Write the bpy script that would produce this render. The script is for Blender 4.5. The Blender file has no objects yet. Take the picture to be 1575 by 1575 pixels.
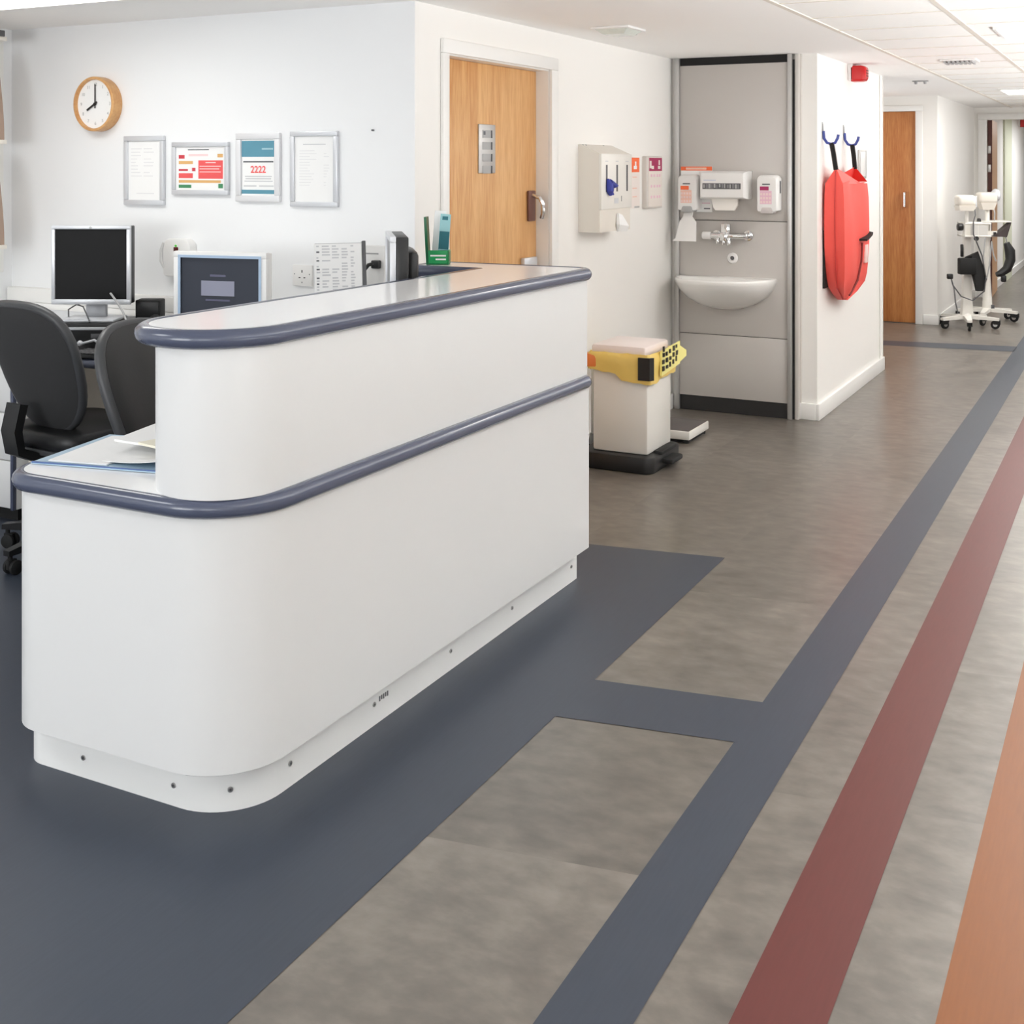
import bpy, bmesh, math, random
from mathutils import Matrix, Vector, Euler
random.seed(7)
S = bpy.context.scene
COL = S.collection
PI = math.pi
rad = math.radians

# ------------------------------------------------------------------ camera
cam = bpy.data.cameras.new('camera')
cam.sensor_fit = 'HORIZONTAL'
cam.sensor_width = 36.0
cam.lens = 1881.0 / 1575.0 * 36.0
cam.shift_y = (255.0 - 787.5) / 1575.0
cam.clip_start = 0.05
cam.clip_end = 100
cam_o = bpy.data.objects.new('camera', cam)
cam_o.location = (0, 0, 1.55)
cam_o.rotation_euler = (PI / 2, 0, math.atan2(972.5, 1881.0))
COL.objects.link(cam_o)
S.camera = cam_o

# ------------------------------------------------------------------ world, lights, exposure
S.view_settings.view_transform = 'Standard'
S.view_settings.look = 'None'
S.view_settings.gamma = 1.0
S.view_settings.use_curve_mapping = False
S.view_settings.exposure = 0.06
S.cycles.use_denoising = True
S.cycles.max_bounces = 8
S.cycles.diffuse_bounces = 6
S.cycles.glossy_bounces = 4
S.cycles.caustics_reflective = False
S.cycles.caustics_refractive = False
S.cycles.sample_clamp_indirect = 6.0
world = bpy.data.worlds.new('daylight')
S.world = world
world.use_nodes = True
bg = world.node_tree.nodes['Background']
bg.inputs[0].default_value = (0.93, 0.97, 1.0, 1)
bg.inputs[1].default_value = 0.15


def area(name, loc, direction, sx, sy, power, color, spread=180):
    l = bpy.data.lights.new(name, 'AREA')
    l.shape = 'RECTANGLE'
    l.size, l.size_y = sx, sy
    l.energy = power
    l.color = color
    l.spread = math.radians(spread)
    o = bpy.data.objects.new(name, l)
    o.location = loc
    o.rotation_euler = Vector(direction).to_track_quat('-Z', 'Y').to_euler()
    COL.objects.link(o)
    return o


COOL = (0.965, 0.985, 1.0)
WARM = (1.0, 0.97, 0.925)
NEUT = (0.975, 0.985, 1.0)
# daylight through the windows behind the camera; along the unseen right-hand wall, added fill lamps tilted up
area('window_daylight', (-3.1, -3.1, 1.45), (0, 1, 0.35), 2.6, 1.3, 104, COOL)
area('window_daylight', (0.1, -3.1, 1.45), (0, 1, 0.5), 1.9, 1.3, 46, COOL)
for wy, wp in ((1.4, 70), (4.2, 84), (7.0, 70), (9.8, 66), (12.6, 54)):
    area('window_daylight', (1.42, wy, 0.95), (-1, 0, 2.5), 2.0, 0.9, wp, NEUT, 140)
# added upward fill strip, out of view, to brighten the ceiling
area('ceiling_fill_strip', (0.95, 3.6, 0.03), (-0.22, 0, 1), 0.9, 12.5, 100, (0.95, 0.975, 1.0), 115)
# light from the ceiling fittings
area('ceiling_lamp', (-4.0, 3.32, 2.20), (0, 0, -1), 1.1, 0.5, 6, COOL)
area('ceiling_lamp', (-3.6, 0.9, 2.20), (0, 0, -1), 1.1, 0.5, 17, COOL)
area('ceiling_lamp', (-0.43, 6.64, 2.20), (0, 0, -1), 0.45, 0.5, 14, WARM)
area('ceiling_lamp', (-0.45, 9.3, 2.20), (0, 0, -1), 0.5, 1.1, 11, WARM)
area('ceiling_lamp', (-0.92, 12.0, 2.20), (0, 0, -1), 0.45, 0.8, 19, WARM)
area('window_daylight', (-3.25, 10.9, 1.4), (1, 0, 0.6), 1.6, 1.2, 22, NEUT)
area('ceiling_lamp', (-0.6, 14.2, 2.20), (0, 0, -1), 0.5, 0.8, 6, NEUT)
area('ceiling_lamp', (-0.6, 18.5, 2.20), (0, 0, -1), 0.8, 2.5, 60, NEUT)

# ------------------------------------------------------------------ materials
MATS = {}


def mat(name, col, rough=0.5, metal=0.0, spec=0.5, noise=0.0, nscale=8.0, bump=0.0, bscale=60.0, coat=0.0, emit=0.0):
    if name in MATS:
        return MATS[name]
    m = bpy.data.materials.new(name)
    m.use_nodes = True
    nt = m.node_tree
    b = nt.nodes['Principled BSDF']
    c = tuple(((v / 255.0) / 12.92 if v / 255.0 <= 0.04045 else ((v / 255.0 + 0.055) / 1.055) ** 2.4) for v in col) + (1,)
    b.inputs['Base Color'].default_value = c
    b.inputs['Roughness'].default_value = rough
    b.inputs['Metallic'].default_value = metal
    b.inputs['Specular IOR Level'].default_value = spec
    b.inputs['Coat Weight'].default_value = coat
    b.inputs['Coat Roughness'].default_value = 0.08
    tc = nt.nodes.new('ShaderNodeTexCoord')
    if noise > 0:
        n = nt.nodes.new('ShaderNodeTexNoise')
        n.inputs['Scale'].default_value = nscale
        n.inputs['Detail'].default_value = 4
        nt.links.new(tc.outputs['Object'], n.inputs['Vector'])
        mx = nt.nodes.new('ShaderNodeMix')
        mx.data_type = 'RGBA'
        mx.inputs['A'].default_value = tuple(v * (1 - noise) for v in c[:3]) + (1,)
        mx.inputs['B'].default_value = tuple(min(1, v * (1 + noise)) for v in c[:3]) + (1,)
        nt.links.new(n.outputs['Fac'], mx.inputs['Factor'])
        nt.links.new(mx.outputs['Result'], b.inputs['Base Color'])
    if bump > 0:
        n2 = nt.nodes.new('ShaderNodeTexNoise')
        n2.inputs['Scale'].default_value = bscale
        n2.inputs['Detail'].default_value = 5
        nt.links.new(tc.outputs['Object'], n2.inputs['Vector'])
        bp = nt.nodes.new('ShaderNodeBump')
        bp.inputs['Strength'].default_value = bump
        bp.inputs['Distance'].default_value = 0.002
        nt.links.new(n2.outputs['Fac'], bp.inputs['Height'])
        nt.links.new(bp.outputs['Normal'], b.inputs['Normal'])
    if emit > 0:
        b.inputs['Emission Color'].default_value = c
        b.inputs['Emission Strength'].default_value = emit
    MATS[name] = m
    return m


def lin(v):
    v /= 255.0
    return v / 12.92 if v <= 0.04045 else ((v + 0.055) / 1.055) ** 2.4


def wood(name, c1, c2, sx, sy, sz):
    m = bpy.data.materials.new(name)
    m.use_nodes = True
    nt = m.node_tree
    b = nt.nodes['Principled BSDF']
    b.inputs['Roughness'].default_value = 0.42
    tc = nt.nodes.new('ShaderNodeTexCoord')
    mp = nt.nodes.new('ShaderNodeMapping')
    mp.inputs['Scale'].default_value = (sx, sy, sz)
    nt.links.new(tc.outputs['Object'], mp.inputs['Vector'])
    n1 = nt.nodes.new('ShaderNodeTexNoise')
    n1.inputs['Scale'].default_value = 1.0
    n1.inputs['Detail'].default_value = 6
    n1.inputs['Distortion'].default_value = 0.6
    nt.links.new(mp.outputs['Vector'], n1.inputs['Vector'])
    w = nt.nodes.new('ShaderNodeTexNoise')
    w.inputs['Scale'].default_value = 7.0
    w.inputs['Detail'].default_value = 8
    nt.links.new(mp.outputs['Vector'], w.inputs['Vector'])
    mixf = nt.nodes.new('ShaderNodeMath')
    mixf.operation = 'MULTIPLY_ADD'
    mixf.inputs[1].default_value = 0.45
    nt.links.new(w.outputs['Fac'], mixf.inputs[0])
    sc = nt.nodes.new('ShaderNodeMath')
    sc.operation = 'MULTIPLY'
    sc.inputs[1].default_value = 0.55
    nt.links.new(n1.outputs['Fac'], sc.inputs[0])
    nt.links.new(sc.outputs[0], mixf.inputs[2])
    r = nt.nodes.new('ShaderNodeValToRGB')
    r.color_ramp.elements[0].position = 0.36
    r.color_ramp.elements[1].position = 0.62
    r.color_ramp.elements[0].color = (lin(c1[0]), lin(c1[1]), lin(c1[2]), 1)
    r.color_ramp.elements[1].color = (lin(c2[0]), lin(c2[1]), lin(c2[2]), 1)
    nt.links.new(mixf.outputs[0], r.inputs['Fac'])
    nt.links.new(r.outputs['Color'], b.inputs['Base Color'])
    MATS[name] = m
    return m


def floor_tile():
    m = bpy.data.materials.new('grey_stone_tile')
    m.use_nodes = True
    nt = m.node_tree
    L = nt.links.new
    b = nt.nodes['Principled BSDF']
    tc = nt.nodes.new('ShaderNodeTexCoord')
    sep = nt.nodes.new('ShaderNodeSeparateXYZ')
    L(tc.outputs['Object'], sep.inputs[0])
    sk = nt.nodes.new('ShaderNodeMath')
    sk.operation = 'MULTIPLY_ADD'
    sk.inputs[1].default_value = -0.163
    L(sep.outputs['X'], sk.inputs[0])
    L(sep.outputs['Y'], sk.inputs[2])
    cmb = nt.nodes.new('ShaderNodeCombineXYZ')
    L(sep.outputs['X'], cmb.inputs['Y'])
    L(sk.outputs[0], cmb.inputs['X'])
    br = nt.nodes.new('ShaderNodeTexBrick')
    br.offset = 0.5
    br.inputs['Color1'].default_value = (0, 0, 0, 1)
    br.inputs['Color2'].default_value = (1, 1, 1, 1)
    br.inputs['Mortar'].default_value = (0.25, 0.25, 0.25, 1)
    br.inputs['Scale'].default_value = 1.0
    br.inputs['Mortar Size'].default_value = 0.0002
    br.inputs['Bias'].default_value = 0.0
    br.inputs['Brick Width'].default_value = 0.92
    br.inputs['Row Height'].default_value = 0.585
    mp = nt.nodes.new('ShaderNodeMapping')
    mp.inputs['Location'].default_value = (-0.36, 0.315, 0)
    L(cmb.outputs[0], mp.inputs['Vector'])
    L(mp.outputs[0], br.inputs['Vector'])
    n1 = nt.nodes.new('ShaderNodeTexNoise')
    n1.inputs['Scale'].default_value = 3.2
    n1.inputs['Detail'].default_value = 9
    n1.inputs['Roughness'].default_value = 0.7
    n1.inputs['Distortion'].default_value = 0.5
    # a different cut of the stone pattern for each tile
    ad = nt.nodes.new('ShaderNodeVectorMath')
    ad.operation = 'MULTIPLY_ADD'
    ad.inputs[1].default_value = (1, 1, 1)
    sc3 = nt.nodes.new('ShaderNodeVectorMath')
    sc3.operation = 'SCALE'
    sc3.inputs['Scale'].default_value = 5.0
    L(br.outputs['Color'], sc3.inputs[0])
    L(tc.outputs['Object'], ad.inputs[0])
    L(sc3.outputs[0], ad.inputs[2])
    st = nt.nodes.new('ShaderNodeMapping')
    st.inputs['Scale'].default_value = (0.85, 1.25, 1.0)
    L(ad.outputs[0], st.inputs['Vector'])
    L(st.outputs[0], n1.inputs['Vector'])
    n2 = nt.nodes.new('ShaderNodeTexNoise')
    n2.inputs['Scale'].default_value = 14
    n2.inputs['Detail'].default_value = 8
    L(st.outputs[0], n2.inputs['Vector'])
    f1 = nt.nodes.new('ShaderNodeMath')
    f1.operation = 'MULTIPLY_ADD'
    f1.inputs[1].default_value = 0.5
    L(n2.outputs['Fac'], f1.inputs[0])
    f0 = nt.nodes.new('ShaderNodeMath')
    f0.operation = 'MULTIPLY'
    f0.inputs[1].default_value = 0.5
    L(n1.outputs['Fac'], f0.inputs[0])
    L(f0.outputs[0], f1.inputs[2])
    f2 = nt.nodes.new('ShaderNodeMath')
    f2.operation = 'MULTIPLY_ADD'
    f2.inputs[1].default_value = 0.10
    bw = nt.nodes.new('ShaderNodeRGBToBW')
    L(br.outputs['Color'], bw.inputs[0])
    L(bw.outputs[0], f2.inputs[0])
    L(f1.outputs[0], f2.inputs[2])
    r = nt.nodes.new('ShaderNodeValToRGB')
    e = r.color_ramp.elements
    e[0].position = 0.40
    e[0].color = (lin(86), lin(80), lin(73), 1)
    e[1].position = 0.76
    e[1].color = (lin(132), lin(124), lin(115), 1)
    mid = e.new(0.58)
    mid.color = (lin(109), lin(102), lin(94), 1)
    L(f2.outputs[0], r.inputs['Fac'])
    L(r.outputs['Color'], b.inputs['Base Color'])
    rr = nt.nodes.new('ShaderNodeMath')
    rr.operation = 'MULTIPLY_ADD'
    rr.inputs[1].default_value = 0.12
    rr.inputs[2].default_value = 0.27
    L(n1.outputs['Fac'], rr.inputs[0])
    L(rr.outputs[0], b.inputs['Roughness'])
    b.inputs['Specular IOR Level'].default_value = 0.9
    MATS['tile'] = m
    return m


def vinyl(name, col):
    m = bpy.data.materials.new(name)
    m.use_nodes = True
    nt = m.node_tree
    b = nt.nodes['Principled BSDF']
    tc = nt.nodes.new('ShaderNodeTexCoord')
    mp = nt.nodes.new('ShaderNodeMapping')
    mp.inputs['Scale'].default_value = (140, 9, 1)
    nt.links.new(tc.outputs['Object'], mp.inputs['Vector'])
    n = nt.nodes.new('ShaderNodeTexNoise')
    n.inputs['Scale'].default_value = 1.0
    n.inputs['Detail'].default_value = 4
    nt.links.new(mp.outputs[0], n.inputs['Vector'])
    mx = nt.nodes.new('ShaderNodeMix')
    mx.data_type = 'RGBA'
    c = [lin(v) for v in col]
    mx.inputs['A'].default_value = (c[0] * 0.88, c[1] * 0.88, c[2] * 0.88, 1)
    mx.inputs['B'].default_value = (c[0] * 1.12, c[1] * 1.12, c[2] * 1.12, 1)
    nt.links.new(n.outputs['Fac'], mx.inputs['Factor'])
    nt.links.new(mx.outputs['Result'], b.inputs['Base Color'])
    b.inputs['Roughness'].default_value = 0.40
    b.inputs['Specular IOR Level'].default_value = 0.38
    MATS[name] = m
    return m


WALL = mat('white_wall_paint', (241, 242, 243), 0.7, noise=0.01, nscale=2, bump=0.05, bscale=90)
WALLW = mat('cream_wall_paint', (241, 239, 235), 0.7, noise=0.01, nscale=2, bump=0.05, bscale=90)
CEIL = mat('ceiling_paint', (248, 247, 245), 0.85, noise=0.01, nscale=3)
CTILE = mat('ceiling_tile', (247, 246, 243), 0.9, noise=0.02, nscale=60, bump=0.1, bscale=200)
TBAR = mat('ceiling_bar_white', (226, 220, 210), 0.6)
GLOSSW = mat('white_gloss_paint', (240, 239, 236), 0.35, noise=0.008, nscale=2)
LAM = mat('white_laminate', (230, 230, 229), 0.28, noise=0.006, nscale=1.5)
LAMTOP = mat('white_laminate_top', (250, 250, 250), 0.16, noise=0.006, nscale=1.5)
PLINTH = mat('white_plinth', (246, 246, 244), 0.4, noise=0.01, nscale=6)
BLUEEDGE = mat('slate_blue_edge', (80, 86, 106), 0.24, noise=0.05, nscale=5, coat=0.3)
TILE = floor_tile()
VBLUE = vinyl('slate_blue_vinyl', (60, 66, 77))
VRED = vinyl('brick_red_vinyl', (98, 47, 43))
VORANGE = vinyl('orange_vinyl', (132, 78, 38))
OAK = wood('oak_veneer', (200, 142, 84), (226, 180, 122), 14, 14, 1.1)
OAKD = wood('dark_oak_veneer', (170, 100, 52), (200, 136, 80), 14, 14, 1.1)
BEECH = wood('beech_rim', (196, 140, 86), (216, 168, 112), 10, 10, 10)
CHROME = mat('chrome', (225, 225, 225), 0.12, 1.0)
STEEL = mat('brushed_steel', (190, 188, 186), 0.35, 1.0, noise=0.05, nscale=40)
ALU = mat('aluminium', (200, 199, 197), 0.38, 0.7, noise=0.03, nscale=30)
GREYPANEL = mat('grey_laminate', (194, 189, 184), 0.35, noise=0.01, nscale=2)
BLACK = mat('black_plastic', (24, 24, 25), 0.4, noise=0.08, nscale=20)
BLACKM = mat('black_matte', (20, 20, 20), 0.75, noise=0.1, nscale=30)
FABRIC = mat('charcoal_fabric', (52, 52, 53), 0.85, noise=0.12, nscale=220, bump=0.25, bscale=400)
VINYLB = mat('black_vinyl', (26, 26, 27), 0.42, noise=0.08, nscale=12, bump=0.1, bscale=120)
SHELL = mat('grey_black_plastic', (68, 69, 71), 0.42, noise=0.06, nscale=14)
WPLAST = mat('white_plastic', (236, 235, 233), 0.32, noise=0.01, nscale=8)
CREAM = mat('cream_plastic', (228, 222, 212), 0.4, noise=0.015, nscale=6)
GREYPL = mat('grey_plastic', (168, 168, 168), 0.4, noise=0.03, nscale=10)
DGREY = mat('dark_grey_plastic', (88, 88, 90), 0.45, noise=0.04, nscale=10)
SILVER = mat('silver_plastic', (212, 214, 218), 0.3, 0.25, noise=0.02, nscale=10)
SCREENB = mat('black_screen', (20, 20, 21), 0.55, spec=0.2, noise=0.04, nscale=3)
SCREENG = mat('slate_screen', (60, 64, 74), 0.5, spec=0.25, noise=0.03, nscale=3)
CERAM = mat('white_ceramic', (240, 239, 236), 0.12, noise=0.005, nscale=3, coat=0.4)
PAPER = mat('white_paper', (243, 243, 242), 0.8, noise=0.01, nscale=10)
PAPERG = mat('grey_print', (205, 206, 208), 0.8, noise=0.05, nscale=30)
PRINTD = mat('dark_print', (96, 98, 102), 0.8, noise=0.1, nscale=30)
PRINTL = mat('pale_print', (226, 226, 227), 0.8, noise=0.02, nscale=30)
TEAL = mat('teal_print', (92, 150, 170), 0.6, noise=0.06, nscale=20)
TEALD = mat('deep_teal_print', (38, 106, 116), 0.6, noise=0.05, nscale=20)
REDP = mat('red_print', (238, 92, 92), 0.6, noise=0.03, nscale=20)
REDD = mat('dark_red_print', (205, 62, 74), 0.6, noise=0.03, nscale=20)
AMBERP = mat('amber_print', (224, 176, 112), 0.6, noise=0.03, nscale=20)
GREENP = mat('green_print', (70, 140, 96), 0.6, noise=0.03, nscale=20)
ORANGEP = mat('orange_print', (246, 112, 64), 0.6, noise=0.03, nscale=20)
PEACHP = mat('peach_print', (240, 196, 178), 0.6, noise=0.03, nscale=20)
MAGP = mat('magenta_print', (176, 44, 100), 0.6, noise=0.03, nscale=20)
PINKP = mat('pink_print', (232, 190, 206), 0.6, noise=0.03, nscale=20)
REDBAG = mat('coral_red_nylon', (240, 88, 78), 0.55, noise=0.05, nscale=5, bump=0.15, bscale=9)
REDBAGIN = mat('coral_red_lining', (224, 66, 58), 0.6, noise=0.05, nscale=5)
WEB = mat('black_webbing', (20, 17, 17), 0.8, noise=0.2, nscale=150)
HOOKB = mat('blue_plastic', (62, 76, 150), 0.35, noise=0.05, nscale=12)
ALARM = mat('red_plastic', (196, 24, 26), 0.3, noise=0.05, nscale=12)
GREENPL = mat('green_plastic', (24, 150, 84), 0.35, noise=0.06, nscale=20)
GREEND = mat('dark_green_plastic', (18, 92, 58), 0.35, noise=0.1, nscale=30)
FOLDER = mat('blue_folder', (170, 196, 214), 0.4, noise=0.03, nscale=10)
FOLDERD = mat('navy_folder_edge', (62, 92, 146), 0.4, noise=0.03, nscale=10)
BROWNF = mat('brown_card', (164, 140, 124), 0.6, noise=0.05, nscale=10)
BEIGE = mat('cream_melamine', (222, 214, 202), 0.5, noise=0.02, nscale=6)
YELLOWB = mat('yellow_film', (236, 204, 112), 0.4, noise=0.06, nscale=14)
YELLOWL = mat('pale_yellow_film', (246, 236, 150), 0.4, noise=0.04, nscale=14)
ORANGEB = mat('orange_plastic', (232, 130, 66), 0.4, noise=0.05, nscale=10)
PINKLID = mat('pale_pink_plastic', (240, 228, 224), 0.4, noise=0.02, nscale=8)
GLOVE = mat('blue_nitrile', (48, 58, 150), 0.5, noise=0.08, nscale=20)
DIFF = mat('lamp_diffuser', (255, 252, 244), 0.5, emit=3.2)
GLASSY = mat('frosted_glass', (214, 220, 212), 0.2, noise=0.1, nscale=30)
OFFWHITE = mat('offwhite_enamel', (232, 229, 222), 0.3, noise=0.01, nscale=8)
LED_G = mat('green_led', (90, 200, 70), 0.4, emit=0.2)
DARKEDGE = mat('dark_red_brown_lipping', (78, 36, 28), 0.5, noise=0.1, nscale=20)

# ------------------------------------------------------------------ mesh helpers


class B:
    def __init__(self):
        self.bm = bmesh.new()

    def _add(self, t, mi=0, M=None):
        if M is not None:
            t.transform(M)
        for f in t.faces:
            f.material_index = mi
        me = bpy.data.meshes.new('tmp')
        t.to_mesh(me)
        t.free()
        self.bm.from_mesh(me)
        bpy.data.meshes.remove(me)
        return self

    def box(self, x0, x1, y0, y1, z0, z1, bev=0.0, seg=2, mi=0, M=None):
        t = bmesh.new()
        bmesh.ops.create_cube(t, size=1)
        for v in t.verts:
            v.co = Vector(((x0 + x1) / 2 + v.co.x * (x1 - x0), (y0 + y1) / 2 + v.co.y * (y1 - y0), (z0 + z1) / 2 + v.co.z * (z1 - z0)))
        if bev > 0:
            bmesh.ops.bevel(t, geom=list(t.edges), offset=bev, segments=seg, profile=0.5, affect='EDGES')
        return self._add(t, mi, M)

    def cyl(self, p0, p1, r0, r1=None, n=20, mi=0, bev=0.0, M=None):
        r1 = r0 if r1 is None else r1
        p0, p1 = Vector(p0), Vector(p1)
        d = p1 - p0
        t = bmesh.new()
        bmesh.ops.create_cone(t, cap_ends=True, segments=n, radius1=max(r0, 1e-5), radius2=max(r1, 1e-5), depth=d.length)
        if bev > 0:
            ed = [e for e in t.edges if len(e.link_faces) == 2 and any(len(f.verts) > 4 for f in e.link_faces)]
            bmesh.ops.bevel(t, geom=ed, offset=bev, segments=2, profile=0.5, affect='EDGES')
        q = d.to_track_quat('Z', 'Y').to_matrix().to_4x4()
        t.transform(Matrix.Translation((p0 + p1) / 2) @ q)
        return self._add(t, mi, M)

    def sphere(self, c, r, sx=1, sy=1, sz=1, n=16, mi=0, M=None):
        t = bmesh.new()
        bmesh.ops.create_uvsphere(t, u_segments=n, v_segments=max(6, n // 2), radius=r)
        for v in t.verts:
            v.co = Vector((c[0] + v.co.x * sx, c[1] + v.co.y * sy, c[2] + v.co.z * sz))
        return self._add(t, mi, M)

    def tube(self, pts, r, n=8, closed=False, mi=0, M=None, flat=None):
        """sweep a round (or flat = (w, t) rectangular) section along points"""
        P = [Vector(p) for p in pts]
        t = bmesh.new()
        rings = []
        N = len(P)
        prev = None
        for i, p in enumerate(P):
            a = P[(i - 1) % N] if (closed or i > 0) else p
            b = P[(i + 1) % N] if (closed or i < N - 1) else p
            d = (b - a).normalized()
            if prev is None:
                up = Vector((0, 0, 1)) if abs(d.z) < 0.9 else Vector((0, 1, 0))
                nx = d.cross(up).normalized()
            else:
                nx = (prev - d * prev.dot(d))
                nx = nx.normalized() if nx.length > 1e-6 else d.orthogonal().normalized()
            prev = nx
            ny = d.cross(nx).normalized()
            rr = r[i] if isinstance(r, (list, tuple)) else r
            if flat:
                off = [(-flat[0] / 2, -flat[1] / 2), (flat[0] / 2, -flat[1] / 2), (flat[0] / 2, flat[1] / 2), (-flat[0] / 2, flat[1] / 2)]
                rings.append([t.verts.new(p + nx * u + ny * v) for u, v in off])
            else:
                rings.append([t.verts.new(p + nx * rr * math.cos(2 * PI * k / n) + ny * rr * math.sin(2 * PI * k / n)) for k in range(n)])
        m = len(rings[0])
        for i in range(N if closed else N - 1):
            A, Bq = rings[i], rings[(i + 1) % N]
            for k in range(m):
                t.faces.new((A[k], A[(k + 1) % m], Bq[(k + 1) % m], Bq[k]))
        if not closed:
            t.faces.new(rings[0][::-1])
            t.faces.new(rings[-1])
        bmesh.ops.recalc_face_normals(t, faces=t.faces)
        return self._add(t, mi, M)

    def prism(self, pts, z0, z1, mi=0, bev=0.0, M=None, top_mi=None):
        t = bmesh.new()
        lo = [t.verts.new((x, y, z0)) for x, y in pts]
        hi = [t.verts.new((x, y, z1)) for x, y in pts]
        n = len(pts)
        t.faces.new(lo[::-1])
        t.faces.new(hi)
        for i in range(n):
            t.faces.new((lo[i], lo[(i + 1) % n], hi[(i + 1) % n], hi[i]))
        bmesh.ops.recalc_face_normals(t, faces=t.faces)
        if bev > 0:
            ed = [e for e in t.edges if abs(e.verts[0].co.z - e.verts[1].co.z) < 1e-6]
            bmesh.ops.bevel(t, geom=ed, offset=bev, segments=2, profile=0.5, affect='EDGES')
        return self._add(t, mi, M)

    def loft(self, rings, mi=0, cap0=True, cap1=True, M=None, closed=True):
        t = bmesh.new()
        R = [[t.verts.new(p) for p in ring] for ring in rings]
        m = len(R[0])
        for i in range(len(R) - 1):
            for k in range(m if closed else m - 1):
                t.faces.new((R[i][k], R[i][(k + 1) % m], R[i + 1][(k + 1) % m], R[i + 1][k]))
        if cap0:
            t.faces.new(R[0][::-1])
        if cap1:
            t.faces.new(R[-1])
        bmesh.ops.recalc_face_normals(t, faces=t.faces)
        return self._add(t, mi, M)

    def lathe(self, prof, n=28, mi=0, M=None):
        """profile of (r, z) around Z"""
        rings = [[(max(r, 1e-5) * math.cos(2 * PI * k / n), max(r, 1e-5) * math.sin(2 * PI * k / n), z) for k in range(n)] for r, z in prof]
        return self.loft(rings, mi, M=M)

    def quad(self, x0, x1, y0, y1, z, mi=0, M=None):
        t = bmesh.new()
        t.faces.new([t.verts.new(p) for p in ((x0, y0, z), (x1, y0, z), (x1, y1, z), (x0, y1, z))])
        return self._add(t, mi, M)

    def poly(self, pts, mi=0, M=None):
        t = bmesh.new()
        t.faces.new([t.verts.new(p) for p in pts])
        return self._add(t, mi, M)

    def text(self, s, size, x, y, z, mi=0, align='CENTER', ext=0.0003, M=None, bold=0.0):
        c = bpy.data.curves.new('txt', 'FONT')
        c.body = s
        c.size = size
        c.align_x = align
        c.align_y = 'CENTER'
        c.extrude = ext
        c.offset = bold
        o = bpy.data.objects.new('txt', c)
        me = bpy.data.meshes.new_from_object(o)
        t = bmesh.new()
        t.from_mesh(me)
        for v in t.verts:
            v.co += Vector((x, y, z))
        bpy.data.objects.remove(o)
        bpy.data.meshes.remove(me)
        bpy.data.curves.remove(c)
        return self._add(t, mi, M)

    def build(self, name, mats, parent=None, angle=35, **props):
        if not isinstance(mats, (list, tuple)):
            mats = [mats]
        me = bpy.data.meshes.new(name)
        self.bm.to_mesh(me)
        self.bm.free()
        for m in mats:
            me.materials.append(m)
        if len(me.polygons):
            me.polygons.foreach_set('use_smooth', [True] * len(me.polygons))
            me.set_sharp_from_angle(angle=rad(angle))
        o = bpy.data.objects.new(name, me)
        COL.objects.link(o)
        if parent is not None:
            o.parent = parent
        for k, v in props.items():
            o[k] = v
        return o


def thing(name, label, cat, loc=(0, 0, 0), rz=0.0, M=None, group=None):
    o = bpy.data.objects.new(name, None)
    o.empty_display_size = 0.05
    COL.objects.link(o)
    if M is not None:
        o.matrix_world = M
    else:
        o.location = loc
        o.rotation_euler = (0, 0, rz)
    o['label'] = label
    o['category'] = cat
    if group:
        o['group'] = group
    return o


def tag(o, label, cat, group=None, M=None):
    o['label'] = label
    o['category'] = cat
    if group:
        o['group'] = group
    if M is not None:
        o.matrix_world = M
    return o


def struct(o, label, cat):
    o['kind'] = 'structure'
    o['label'] = label
    o['category'] = cat
    return o


def copy_tree(o, parent=None):
    c = o.copy()
    COL.objects.link(c)
    c.parent = parent
    for ch in list(o.children):
        copy_tree(ch, c)
    return c


def WM(x, y, z, face):
    """frame of something fixed to a wall: x to the right, y up, z out of the wall"""
    if face == '-Y':
        r, u, n = (1, 0, 0), (0, 0, 1), (0, -1, 0)
    elif face == '+X':
        r, u, n = (0, 1, 0), (0, 0, 1), (1, 0, 0)
    elif face == 'down':
        r, u, n = (1, 0, 0), (0, -1, 0), (0, 0, -1)
    m = Matrix((r, u, n)).transposed().to_4x4()
    return Matrix.Translation((x, y, z)) @ m


def rounded(pts, seg=10):
    """closed polygon with corner radii: (x, y, r)"""
    out = []
    n = len(pts)
    for i in range(n):
        x, y, r = pts[i]
        p = Vector((x, y))
        a = Vector(pts[i - 1][:2])
        b = Vector(pts[(i + 1) % n][:2])
        if r <= 0:
            out.append((x, y))
            continue
        da, db = (a - p).normalized(), (b - p).normalized()
        ang = da.angle(db)
        tl = r / math.tan(ang / 2)
        c = p + (da + db).normalized() * (r / math.sin(ang / 2))
        s, e = p + da * tl, p + db * tl
        a0 = math.atan2(s.y - c.y, s.x - c.x)
        a1 = math.atan2(e.y - c.y, e.x - c.x)
        dlt = (a1 - a0 + PI) % (2 * PI) - PI
        for k in range(seg + 1):
            t = a0 + dlt * k / seg
            out.append((c.x + r * math.cos(t), c.y + r * math.sin(t)))
    return out


def strip(pts, th, z0, z1):
    """ring outline of a wall of thickness th along an open path"""
    P = [Vector(p) for p in pts]
    L, R = [], []
    for i, p in enumerate(P):
        a = P[max(0, i - 1)]
        b = P[min(len(P) - 1, i + 1)]
        d = (b - a).normalized()
        nrm = Vector((-d.y, d.x))
        L.append(tuple(p))
        R.append(tuple(p + nrm * th))
    return L + R[::-1]


CH = 2.235   # ceiling height

# ------------------------------------------------------------------ setting: floor, ceiling, walls
b = B()
b.box(-6.0, 1.6, -3.4, 23.2, -0.06, 0.0, mi=0)
e = 0.0012


def inlay(pts, mi, dz=0.0):
    b.poly([(x, y, e + dz) for x, y in pts], mi)


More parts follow.
